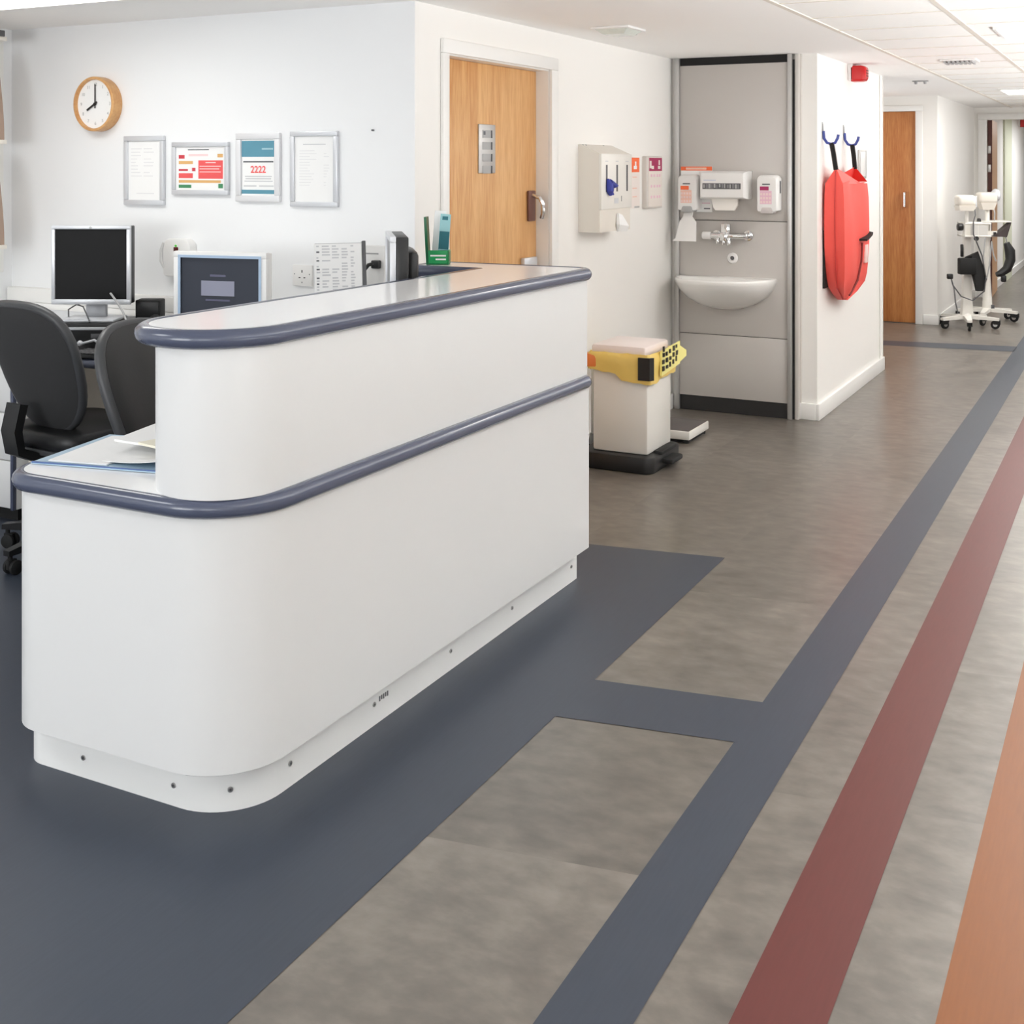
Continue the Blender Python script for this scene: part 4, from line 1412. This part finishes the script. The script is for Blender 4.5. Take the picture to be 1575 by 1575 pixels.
tp = thing('wall_tap', 'chrome wall-mounted lever tap on the wash panel above the basin', 'tap', M=WM(-2.30, 7.42, 1.115, '-Y'))
b = B()
b.cyl((-0.11, 0.0, 0.075), (0.125, 0.0, 0.075), 0.019, n=20, bev=0.003)
b.build('tap_body', CHROME, tp)
for x in (-0.085, 0.115):
    b = B()
    b.cyl((x, 0, 0), (x, 0, 0.008), 0.032, n=22, bev=0.002)
    b.cyl((x, 0, 0.008), (x, 0, 0.07), 0.017, n=16)
    b.build('wall_flange', CHROME, tp)
b = B()
b.cyl((-0.155, 0, 0.075), (-0.10, 0, 0.075), 0.023, n=20, bev=0.004)
b.build('flow_handle', WPLAST, tp)
b = B()
b.box(-0.032, 0.024, 0.0, 0.075, 0.068, 0.088, bev=0.004)
b.box(-0.038, 0.012, -0.03, 0.02, 0.058, 0.10, bev=0.006)
b.build('lever_handle', CHROME, tp)
for x, l in ((-0.055, 0.048), (-0.018, 0.055), (0.016, 0.058)):
    B().cyl((x, -0.012, 0.08), (x, -l, 0.082), 0.0125, n=14, bev=0.002).build('check_valve', CHROME, tp)

fl = thing('spout_flange', 'small round white outlet flange below the chrome tap', 'spout', M=WM(-2.284, 7.42, 0.974, '-Y'))
b = B()
b.lathe([(0.034, 0.0), (0.034, 0.008), (0.028, 0.014), (0.015, 0.016), (0.013, 0.006)], 26)
b.build('flange_ring', WPLAST, fl)
B().cyl((0, 0, 0.002), (0, 0, 0.010), 0.012, n=14).build('outlet_hole', DGREY, fl)

bs = thing('wash_basin', 'white half-round ceramic wash basin fixed to the grey wash panel', 'basin', (-2.318, 7.4195, 0.0))
b = B()
N = 40


def rim(s, z, front, dy=0.0):
    pts = []
    for k in range(N + 1):
        t = PI + PI * k / N
        c, sn = math.cos(t), math.sin(t)
        ex = 2 / 2.25
        pts.append((s * 0.313 * math.copysign(abs(c) ** ex, c), dy - front * abs(sn) ** ex, z))
    return pts


out = [rim(1.0, 0.852, 0.345), rim(1.005, 0.846, 0.348), rim(0.99, 0.825, 0.342), rim(0.93, 0.785, 0.315), rim(0.80, 0.735, 0.262), rim(0.58, 0.69, 0.185), rim(0.34, 0.662, 0.10), rim(0.1, 0.655, 0.03)]
inn = [rim(0.06, 0.742, 0.03, -0.12), rim(0.4, 0.745, 0.12, -0.09), rim(0.70, 0.77, 0.205, -0.07), rim(0.84, 0.815, 0.255, -0.062), rim(0.90, 0.845, 0.275, -0.06), rim(0.93, 0.853, 0.287, -0.055)]
b.loft(out[::-1] + [rim(0.985, 0.856, 0.338)] + inn[::-1], cap0=True, cap1=True)
b.build('basin_bowl', CERAM, bs, angle=55)
b = B()
b.lathe([(0.02, 0.744), (0.028, 0.747), (0.028, 0.75), (0.012, 0.749)], 20, M=Matrix.Translation((0.0, -0.18, 0.0)))
b.build('waste_ring', CHROME, bs)

# ------------------------------------------------------------------ waste bin, scale and stand leg beside the desk
bn = thing('waste_bin', 'white pedal bin on a black foot with a yellow bag folded over its rim', 'waste bin', (-2.37, 5.96, 0))
T = Matrix.Translation((2.37, -5.96, 0))
b = B()
b.prism(rounded([(-2.60, 5.745, 0.02), (-2.185, 5.745, 0.05), (-2.185, 6.185, 0.05), (-2.60, 6.185, 0.02)], 5), 0.0, 0.085, bev=0.012, M=T)
b.build('foot_base', BLACK, bn)
b = B()
b.box(-2.53, -2.228, 5.80, 6.145, 0.085, 0.50, bev=0.012, M=T)
b.build('bin_body', OFFWHITE, bn)
b = B()
b.box(-2.215, -2.13, 5.90, 6.06, 0.028, 0.055, bev=0.01, M=T)
b.box(-2.225, -2.175, 5.87, 6.09, 0.078, 0.098, bev=0.006, M=T)
b.build('foot_pedal', BLACKM, bn)
b = B()
b.box(-2.54, -2.24, 5.80, 6.145, 0.575, 0.632, bev=0.016, M=T)
b.build('bin_lid', PINKLID, bn)
b = B()
b.box(-2.60, -2.50, 5.775, 5.83, 0.515, 0.585, bev=0.008, M=T)
b.build('lid_hinge', ORANGEB, bn)
# folded-over bag
b = B()
rngb = random.Random(4)
ring = rounded([(-2.545, 5.785, 0.02), (-2.212, 5.785, 0.02), (-2.212, 6.16, 0.02), (-2.545, 6.16, 0.02)], 4)
dense = []
for i in range(len(ring)):
    p, q = Vector(ring[i]), Vector(ring[(i + 1) % len(ring)])
    n_ = max(1, int((q - p).length / 0.03))
    for k in range(n_):
        dense.append(p + (q - p) * k / n_)
cx, cy = -2.38, 5.97
rings = []
for j, (z, out_) in enumerate(((0.592, -0.012), (0.596, 0.0), (0.575, 0.014), (0.54, 0.012), (0.505, 0.010), (0.475, 0.008))):
    rg = []
    for p in dense:
        v = Vector((p.x - cx, p.y - cy))
        drop = 0.0
        fx = (p.x + 2.545) / 0.333
        if j >= 2:
            drop = (-0.030 * fx if p.y < 5.9 else -0.015) * (j - 1) / 4 + (0.03 if p.y < 5.9 and fx < 0.5 else 0.0) * (j - 1) / 4
        w = v.normalized() * (out_ + rngb.uniform(-0.004, 0.004))
        rg.append((p.x + w.x, p.y + w.y, z + drop + rngb.uniform(-0.003, 0.003)))
    rings.append(rg)
b.loft(rings, cap0=False, cap1=False, M=T)
bl = b.build('yellow_liner', YELLOWB, bn, angle=60)
# black hazard print and pale corner ear on the liner
b = B()
b.loft([[(-2.20, 5.90, 0.475), (-2.195, 6.16, 0.51), (-2.195, 6.16, 0.62), (-2.20, 5.90, 0.60)], [(-2.188, 5.90, 0.475), (-2.183, 6.16, 0.505), (-2.183, 6.16, 0.625), (-2.188, 5.90, 0.605)]], M=T)
b.loft([[(-2.194, 6.10, 0.50), (-2.175, 6.21, 0.54), (-2.175, 6.21, 0.57), (-2.194, 6.12, 0.615)], [(-2.184, 6.10, 0.50), (-2.165, 6.21, 0.54), (-2.165, 6.21, 0.57), (-2.184, 6.12, 0.615)]], M=T)
b.build('liner_ear', YELLOWL, bl)
for k in range(16):
    y = 5.905 + (k % 5) * 0.048 + rngb.uniform(-0.006, 0.006)
    z = 0.50 + (k // 5) * 0.034 + 0.006 * (k % 5) + rngb.uniform(-0.004, 0.004)
    B().box(-2.1885, -2.1815, y, y + rngb.uniform(0.016, 0.030), z, z + rngb.uniform(0.016, 0.028), M=T).build('hazard_print', BLACK, bl)
B().prism([(-2.268, 5.768), (-2.205, 5.768), (-2.193, 5.80), (-2.268, 5.776)], 0.468, 0.582, M=T).build('hazard_panel', BLACK, bl)

lg = thing('drip_stand', 'white metal stand leg with a grey foot between the desk and the waste bin', 'stand', (-2.635, 6.06, 0))
b = B()
b.cyl((0, 0, 0.10), (0, 0, 0.56), 0.016, n=14)
b.cyl((-0.0, 0, 0.53), (0.0, 0, 0.545), 0.022, n=14)
b.build('upright_tube', OFFWHITE, lg)
B().cyl((0, 0, 0.05), (0, 0, 0.11), 0.032, 0.022, n=16, bev=0.004).build('foot_socket', GREYPL, lg)
B().cyl((0.0, -0.03, 0.03), (0.0, 0.03, 0.03), 0.03, n=16, bev=0.005).build('rubber_foot', BLACKM, lg)

scl = thing('floor_scale', 'flat white weighing scale with a dark top on the floor before the wash panel', 'scale', (-2.36, 6.66, 0))
b = B()
b.box(-0.12, 0.115, -0.17, 0.17, 0.022, 0.07, bev=0.006)
b.build('platform', OFFWHITE, scl)
B().box(-0.114, 0.108, -0.163, 0.163, 0.068, 0.0725, bev=0.001).build('rubber_mat', mat('dark_brown_rubber', (84, 78, 76), 0.7, noise=0.08, nscale=60), scl)
b = B()
for sx in (-0.09, 0.085):
    for sy in (-0.14, 0.14):
        b.cyl((sx, sy, 0), (sx, sy, 0.024), 0.018, n=12)
for v in b.bm.verts:
    pass
b.box(-0.105, 0.10, -0.155, 0.155, 0.004, 0.022)
b.build('foot_frame', BLACKM, scl)

# ------------------------------------------------------------------ fire sounder, hooks, bag, plate on the short wall
def sounder(M, s, label):
    a = thing('fire_sounder', label, 'fire alarm sounder', M=M, group='red fire alarm sounders')
    b = B()
    b.box(-0.055 * s, 0.055 * s, -0.045 * s, 0.06 * s, 0, 0.03 * s, bev=0.006 * s)
    b.build('mounting_base', WPLAST, a)
    b = B()
    o_ = rounded([(-0.055 * s, -0.05 * s, 0.012 * s), (0.055 * s, -0.05 * s, 0.012 * s), (0.055 * s, 0.045 * s, 0.012 * s), (-0.055 * s, 0.045 * s, 0.012 * s)], 4)
    b.loft([[(x * k, y * k, z * s) for x, y in o_] for z, k in ((0.02, 1.0), (0.075, 1.0), (0.095, 0.9), (0.105, 0.65))])
    b.build('red_housing', ALARM, a, angle=50)
    b = B()
    for k in range(3):
        b.box(-0.03 * s, 0.03 * s, (-0.02 + 0.016 * k) * s, (-0.014 + 0.016 * k) * s, 0.1045 * s, 0.107 * s)
    b.build('sound_grille', DARKEDGE, a)


sounder(WM(-1.77, 8.39, 2.172, '+X'), 1.12, 'red fire sounder high on the wall above the red bag')
sounder(WM(-1.67, 19.72, 2.19, '+X'), 1.25, 'small distant red fire sounder beyond the end doorway')

for y, lab in ((7.60, 'blue-tipped wall hook nearer the wash panel, holding a bag strap'), (8.20, 'blue-tipped wall hook further from the wash panel, holding a bag strap')):
    h = thing('coat_hook', lab, 'hook', M=WM(-1.77, y, 1.72, '+X'), group='hooks above the red bag')
    b = B()
    b.tube([(0, 0.09, 0.003), (0, 0.05, 0.006), (0, 0.03, 0.008)], 0.004, 8)
    b.box(-0.012, 0.012, 0.03, 0.10, 0, 0.003, bev=0.001)
    b.build('hook_shank', GREYPL, h)
    b = B()
    b.tube([(0, 0.045, 0.008), (0, 0.0, 0.012), (0, -0.028, 0.030), (0, -0.036, 0.055), (0, -0.028, 0.08), (0, 0.0, 0.095), (0, 0.022, 0.10)], 0.009, 10)
    b.build('hook_tip', HOOKB, h)

bg_ = thing('evacuation_bag', 'large coral red bag hanging by two black straps from the wall hooks', 'bag', M=WM(-1.77, 7.9, 1.05, '+X'))
# rings from top to bottom: (z, y_left, y_right, out) in wall frame x=along wall, y=up, z=out
rings = []
prof = [(0.395, -0.305, 0.44, 0.020, 0.128), (0.30, -0.31, 0.45, 0.016, 0.135), (0.15, -0.31, 0.455, 0.014, 0.138), (0.0, -0.30, 0.455, 0.014, 0.138), (-0.12, -0.27, 0.45, 0.014, 0.132),
        (-0.20, -0.245, 0.445, 0.016, 0.125), (-0.255, -0.22, 0.43, 0.020, 0.115), (-0.31, -0.12, 0.29, 0.025, 0.095), (-0.352, -0.03, 0.09, 0.035, 0.075)]
for y, xl, xr, z0, z1 in prof:
    rg = []
    M_ = 14
    zc = (z0 + z1) / 2
    hd = (z1 - z0) / 2
    # front face with soft folds, then the back
    for k in range(M_ + 1):
        u = k / M_
        x = xl + (xr - xl) * u
        wob = 0.009 * math.sin(u * 8.0 + y * 4) * min(1, (0.5 - abs(u - 0.5)) * 6)
        rg.append((x, y + 0.012 * math.sin(u * 5), z1 + wob))
    for k in range(M_, -1, -1):
        u = k / M_
        x = xl + (xr - xl) * u
        rg.append((x, y + 0.012 * math.sin(u * 5), z0))
    rings.append(rg)
b = B()
b.loft(rings)
bb_ = b.build('bag_body', REDBAG, bg_, angle=50)
# pointed top corners rising to the straps, with a sagging opening between
b = B()
NB, NF, NP = (-0.305, 0.39, 0.02), (-0.305, 0.39, 0.128), (-0.30, 0.49, 0.085)
FB, FF, FP = (0.44, 0.39, 0.02), (0.44, 0.395, 0.128), (0.33, 0.495, 0.07)
SF, SB, BF, BBk = (0.20, 0.392, 0.126), (0.02, 0.435, 0.03), (0.20, 0.38, 0.128), (0.02, 0.39, 0.02)
b.poly([NF, BF, SF, NP], 0)
b.poly([BF, FF, SF], 0)
b.poly([NB, NF, NP], 0)
b.poly([FB, FP, FF], 1)
b.poly([NB, NP, SB, BBk], 1)
b.poly([BBk, SB, FP, FB], 1)
b.build('top_flap', [REDBAG, REDBAGIN], bg_)
b = B()
b.tube([(-0.30, 0.640, 0.058), (-0.30, 0.575, 0.070), (-0.30, 0.475, 0.085)], 0.01, flat=(0.022, 0.026))
b.build('carry_strap', WEB, bg_)
b = B()
b.tube([(0.30, 0.640, 0.058), (0.315, 0.575, 0.064), (0.33, 0.48, 0.07)], 0.01, flat=(0.022, 0.026))
b.build('carry_strap', WEB, bg_)
b = B()
b.tube([(-0.302, 0.47, 0.084), (-0.312, 0.3, 0.082), (-0.312, 0.1, 0.082), (-0.285, -0.1, 0.08), (-0.225, -0.26, 0.075), (-0.06, -0.345, 0.075)], 0.004, 6)
b.build('gusset_seam', mat('deep_red_seam', (196, 56, 52), 0.6), bg_)
b = B()
b.tube([(0.17, 0.02, 0.150), (0.28, 0.03, 0.146), (0.40, 0.045, 0.140), (0.452, 0.05, 0.134), (0.458, 0.052, 0.115)], 0.02, flat=(0.012, 0.06))
b.build('side_strap', WEB, bg_)
b = B()
b.tube([(0.20, 0.0, 0.143), (0.20, -0.12, 0.138), (0.16, -0.24, 0.122), (0.06, -0.33, 0.09)], 0.007, 6)
b.build('drawcord', mat('maroon_cord', (120, 36, 36), 0.7, noise=0.1), bg_)
b = B()
b.box(0.31, 0.40, -0.14, -0.02, 0.122, 0.143, bev=0.002)
b.build('name_pocket', mat('pale_pocket', (240, 210, 204), 0.4, noise=0.05), bg_)
b = B()
b.box(-0.29, -0.05, -0.26, 0.1, 0.002, 0.013)
b.build('back_pad', WEB, bg_)

pn = thing('wall_plate', 'slim grey framed plate on the wall right of the red bag straps', 'wall plate', M=WM(-1.77, 8.78, 1.56, '+X'))
B().box(-0.125, 0.125, -0.10, 0.10, 0, 0.012, bev=0.003).build('plate_frame', ALU, pn)
B().box(-0.085, 0.085, -0.085, 0.085, 0.011, 0.014, bev=0.001).build('plate_insert', WPLAST, pn)

# ------------------------------------------------------------------ ceiling fittings
def panel_light(x0, x1, y0, y1, label):
    c = thing('ceiling_light', label, 'ceiling light', M=WM((x0 + x1) / 2, (y0 + y1) / 2, CH - 0.004, 'down'), group='ceiling panel lights')
    w, h = (x1 - x0) / 2, (y1 - y0) / 2
    b = B()
    for a in ((-w, w, -h, -h + 0.015), (-w, w, h - 0.015, h), (-w, -w + 0.015, -h + 0.015, h - 0.015), (w - 0.015, w, -h + 0.015, h - 0.015)):
        b.box(a[0], a[1], a[2], a[3], 0, 0.014)
    b.build('light_frame', GLOSSW, c)
    B().box(-w + 0.012, w - 0.012, -h + 0.012, h - 0.012, 0.002, 0.009).build('diffuser', DIFF, c)


panel_light(-0.66, -0.20, 6.40, 6.90, 'bright square ceiling light at the right edge in the tile grid')
panel_light(-1.15, -0.70, 11.6, 12.4, 'distant bright ceiling light in the tile grid near the end of the corridor')
panel_light(-4.55, -3.45, 3.06, 3.665, 'ceiling light over the office at the top left corner')

cf = thing('emergency_light', 'glassy square emergency light in the plain ceiling before the wash panel', 'ceiling light', M=WM(-2.325, 5.65, CH, 'down'))
B().box(-0.10, 0.10, -0.12, 0.12, 0, 0.012, bev=0.004).build('light_base', WPLAST, cf)
b = B()
b.loft([[(-0.085, -0.10, 0.012), (0.085, -0.10, 0.012), (0.085, 0.10, 0.012), (-0.085, 0.10, 0.012)], [(-0.055, -0.07, 0.035), (0.055, -0.07, 0.035), (0.055, 0.07, 0.035), (-0.055, 0.07, 0.035)]])
b.build('glass_diffuser', GLASSY, cf)
b = B()
for k in range(6):
    b.box(-0.07 + k * 0.024, -0.06 + k * 0.024, -0.102, -0.098, 0.014, 0.028)
b.build('lamp_element', GREYPL, cf)
cv = thing('ceiling_vent', 'small slotted vent in the ceiling tile grid down the corridor', 'vent', M=WM(-1.055, 8.32, CH - 0.004, 'down'))
B().box(-0.11, 0.11, -0.11, 0.11, 0, 0.012, bev=0.003).build('vent_frame', WPLAST, cv)
b = B()
for k in range(7):
    b.box(-0.09 + k * 0.027, -0.075 + k * 0.027, -0.09, 0.09, 0.012, 0.024)
b.build('vent_slat', GREYPL, cv)
cs = thing('spot_fitting', 'tiny twin spot fitting on the ceiling before the far oak door', 'ceiling light', M=WM(-1.60, 10.25, CH, 'down'))
B().box(-0.06, 0.06, -0.02, 0.02, 0, 0.008, bev=0.002).build('mounting_bar', GREYPL, cs)
for x in (-0.035, 0.035):
    B().cyl((x, 0, 0.006), (x, 0, 0.028), 0.014, 0.010, n=12).build('spot_head', GREYPL, cs)

# ------------------------------------------------------------------ trolley stands in the corridor
def castor_base(c, angs, R, hub_h, m):
    hub = Vector((0, 0, hub_h))
    B().lathe([(0.0, hub_h - 0.03), (0.05, hub_h - 0.03), (0.06, hub_h), (0.03, hub_h + 0.03), (0.0, hub_h + 0.03)], 20).build('base_hub', m, c)
    for a in angs:
        a = rad(a)
        d = Vector((math.cos(a), math.sin(a), 0))
        n = Vector((-d.y, d.x, 0))
        b = B()
        b.loft([[tuple(d * r + n * s * w + Vector((0, 0, z))) for s, z in ((-1, z0), (1, z0), (1, z1), (-1, z1))]
                for r, w, z0, z1 in ((0.02, 0.035, hub_h - 0.028, hub_h + 0.012), (R * 0.6, 0.028, hub_h - 0.030, hub_h), (R + 0.02, 0.022, hub_h - 0.035, hub_h - 0.01))])
        lg_ = b.build('base_leg', m, c)
        e_ = d * R
        b = B()
        b.cyl(e_ + n * -0.012 + Vector((0, 0, 0.042)) - d * 0.015, e_ + n * 0.012 + Vector((0, 0, 0.042)) - d * 0.015, 0.042, n=20, bev=0.006, mi=0)
        b.cyl(e_ + n * -0.014 + Vector((0, 0, 0.042)) - d * 0.015, e_ + n * 0.014 + Vector((0, 0, 0.042)) - d * 0.015, 0.020, n=14, mi=1)
        b.box(-0.03, 0.03, -0.022, -0.015, 0.045, hub_h - 0.03, bev=0.002, M=Matrix.Translation(e_) @ Matrix.Rotation(a, 4, 'Z'))
        b.box(-0.03, 0.03, 0.015, 0.022, 0.045, hub_h - 0.03, bev=0.002, M=Matrix.Translation(e_) @ Matrix.Rotation(a, 4, 'Z'))
        b.box(-0.035, 0.025, -0.022, 0.022, hub_h - 0.045, hub_h - 0.032, bev=0.002, M=Matrix.Translation(e_) @ Matrix.Rotation(a, 4, 'Z'))
        b.build('castor', [BLACKM, STEEL], lg_)


CY = Matrix.Rotation(CYAW, 4, 'Z')
ta = thing('monitor_stand', 'white wheeled monitor stand with a black bag, nearest the far oak door', 'medical stand', (-1.51, 12.40, 0), CYAW, group='wheeled medical stands in the corridor')
castor_base(ta, (-160, -105, -25, 35, 120), 0.27, 0.115, OFFWHITE)
b = B()
b.loft([[(-0.055, -0.035, 0.12), (0.055, -0.035, 0.12), (0.055, 0.035, 0.12), (-0.055, 0.035, 0.12)], [(-0.04, -0.03, 0.30), (0.04, -0.03, 0.30), (0.04, 0.03, 0.30), (-0.04, 0.03, 0.30)], [(-0.03, -0.025, 0.98), (0.03, -0.025, 0.98), (0.03, 0.025, 0.98), (-0.03, 0.025, 0.98)]])
b.build('pole', OFFWHITE, ta)
b = B()
for z in (1.0, 0.88):
    b.tube([(-0.05, -0.10, z), (0.19, -0.10, z), (0.19, 0.10, z), (-0.05, 0.10, z)], 0.009, 8, closed=True)
for x, y in ((-0.05, -0.1), (0.07, -0.1), (0.19, -0.1), (0.19, 0.1), (-0.05, 0.1)):
    b.cyl((x, y, 0.88), (x, y, 1.0), 0.005, n=8)
b.box(-0.05, 0.19, -0.10, 0.10, 0.872, 0.882)
b.build('wire_basket', OFFWHITE, ta)
b = B()
b.box(0.0, 0.16, -0.104, -0.10, 0.89, 0.985)
b.build('basket_panel', mat('pale_grey_panel', (206, 204, 200), 0.4), ta)
b = B()
b.box(-0.10, 0.07, -0.07, 0.08, 1.16, 1.27, bev=0.03)
b.loft([[(-0.085, -0.06, 1.12), (0.055, -0.06, 1.12), (0.055, 0.07, 1.12), (-0.085, 0.07, 1.12)], [(-0.095, -0.068, 1.17), (0.065, -0.068, 1.17), (0.065, 0.078, 1.17), (-0.095, 0.078, 1.17)]])
b.build('monitor_head', CREAM, ta, angle=50)
b = B()
b.box(0.064, 0.078, -0.055, 0.065, 1.155, 1.262, bev=0.004)
b.build('screen_rim', SILVER, ta)
b = B()
b.cyl((0.0, 0, 0.96), (0.0, 0, 1.14), 0.018, n=14)
b.build('neck_tube', OFFWHITE, ta)
b = B()
b.box(-0.115, 0.045, -0.14, -0.06, 0.52, 0.675, bev=0.012)
b.loft([[(0.0, -0.13, 0.70), (0.07, -0.10, 0.74), (0.06, -0.04, 0.72), (-0.04, -0.05, 0.68)], [(0.0, -0.135, 0.60), (0.11, -0.11, 0.62), (0.10, -0.03, 0.62), (0.0, -0.05, 0.58)], [(0.03, -0.12, 0.50), (0.155, -0.10, 0.47), (0.14, -0.04, 0.47), (0.03, -0.05, 0.50)], [(0.06, -0.11, 0.36), (0.12, -0.10, 0.36), (0.11, -0.05, 0.36), (0.06, -0.06, 0.36)]])
b.build('cuff_bag', BLACKM, ta)
b = B()
b.cyl((-0.10, -0.03, 0.965), (-0.05, -0.03, 0.965), 0.035, n=16, bev=0.006)
b.box(-0.07, -0.045, -0.045, -0.015, 0.68, 0.80, bev=0.008)
b.cyl((0.05, -0.12, 0.86), (0.05, -0.10, 0.86), 0.022, n=14)
b.build('probe_holder', BLACK, ta)
b = B()
b.tube([(0.06, -0.05, 1.14), (0.045, -0.10, 1.08), (0.02, -0.12, 1.02), (0.02, -0.12, 0.90), (0.10, -0.12, 0.70), (0.14, -0.11, 0.50), (0.13, -0.10, 0.36), (0.02, -0.10, 0.27), (-0.09, -0.10, 0.31), (-0.17, -0.10, 0.42), (-0.19, -0.10, 0.50)], 0.006, 8)
b.tube([(-0.19, -0.10, 0.50), (-0.16, -0.11, 0.38), (-0.15, -0.12, 0.25), (-0.13, -0.13, 0.15)], 0.006, 8)
b.build('power_cable', DGREY, ta)
b = B()
b.box(-0.225, -0.17, -0.12, -0.08, 0.475, 0.525, bev=0.01)
b.build('mains_plug', BLACK, ta)

tb = thing('monitor_stand', 'white wheeled monitor stand with hanging black cuff, nearer the end doorway', 'medical stand', (-1.40, 13.10, 0), CYAW, group='wheeled medical stands in the corridor')
castor_base(tb, (-35, 20, 95, 165, -120), 0.27, 0.115, OFFWHITE)
b = B()
b.loft([[(0.05 * math.cos(k * PI / 6), 0.05 * math.sin(k * PI / 6), 0.12) for k in range(12)], [(0.03 * math.cos(k * PI / 6), 0.03 * math.sin(k * PI / 6), 0.45) for k in range(12)], [(0.022 * math.cos(k * PI / 6), 0.022 * math.sin(k * PI / 6), 1.12) for k in range(12)]])
b.build('pole', OFFWHITE, tb)
b = B()
b.box(-0.10, 0.20, -0.11, 0.11, 0.985, 1.0, bev=0.004)
b.box(-0.10, 0.10, -0.09, 0.09, 0.84, 0.855, bev=0.004)
b.box(-0.06, 0.06, -0.10, -0.09, 0.855, 0.90)
b.build('shelf_tray', OFFWHITE, tb)
b = B()
b.box(-0.10, 0.085, -0.075, 0.085, 1.17, 1.285, bev=0.03)
b.loft([[(-0.06, -0.05, 1.11), (0.05, -0.05, 1.11), (0.05, 0.05, 1.11), (-0.06, 0.05, 1.11)], [(-0.09, -0.07, 1.18), (0.07, -0.07, 1.18), (0.07, 0.08, 1.18), (-0.09, 0.08, 1.18)]])
b.build('monitor_head', CREAM, tb, angle=50)
b = B()
b.sphere((0.085, 0.0, 1.255), 0.065, 0.7, 1.0, 1.0, 20)
b.build('lamp_lens', SILVER, tb, angle=60)
b = B()
b.loft([[(0.09, -0.13, 0.90), (0.19, -0.13, 0.985), (0.19, -0.02, 0.985), (0.09, -0.02, 0.90)], [(0.0, -0.12, 0.85), (0.15, -0.12, 0.84), (0.15, -0.02, 0.84), (0.0, -0.02, 0.85)]])
b.build('control_unit', mat('dark_brown_grey_plastic', (74, 66, 66), 0.45, noise=0.2, nscale=25), tb)
b = B()
b.tube([(0.16, -0.08, 0.78), (0.195, -0.08, 0.70), (0.20, -0.08, 0.61), (0.165, -0.08, 0.52), (0.10, -0.08, 0.475), (0.06, -0.08, 0.465)], [0.03, 0.05, 0.048, 0.045, 0.036, 0.024], 12)
b.box(0.105, 0.155, -0.105, -0.06, 0.39, 0.46, bev=0.014)
b.build('pressure_cuff', VINYLB, tb)
b = B()
b.tube([(0.14, -0.09, 0.86), (0.155, -0.09, 0.82), (0.165, -0.08, 0.77)], 0.006, 8)
b.tube([(0.06, 0.02, 1.15), (0.04, -0.09, 1.08), (0.03, -0.10, 0.99)], 0.006, 8)
b.tube([(-0.06, -0.11, 0.84), (-0.085, -0.12, 0.66), (-0.09, -0.12, 0.48), (-0.05, -0.11, 0.42), (-0.02, -0.11, 0.56), (0.0, -0.11, 0.80), (0.02, -0.11, 0.66), (0.045, -0.11, 0.60)], 0.007, 8)
b.build('coiled_hose', GREYPL, tb)
b = B()
b.cyl((-0.13, -0.08, 1.0), (-0.10, -0.08, 1.0), 0.026, n=16, bev=0.005)
b.box(0.02, 0.045, -0.12, -0.10, 0.85, 0.89, bev=0.004)
b.build('probe_holder', BLACK, tb)
B().box(0.02, 0.05, -0.06, -0.03, 0.12, 0.16, bev=0.004).build('brake_lever', DGREY, tb)
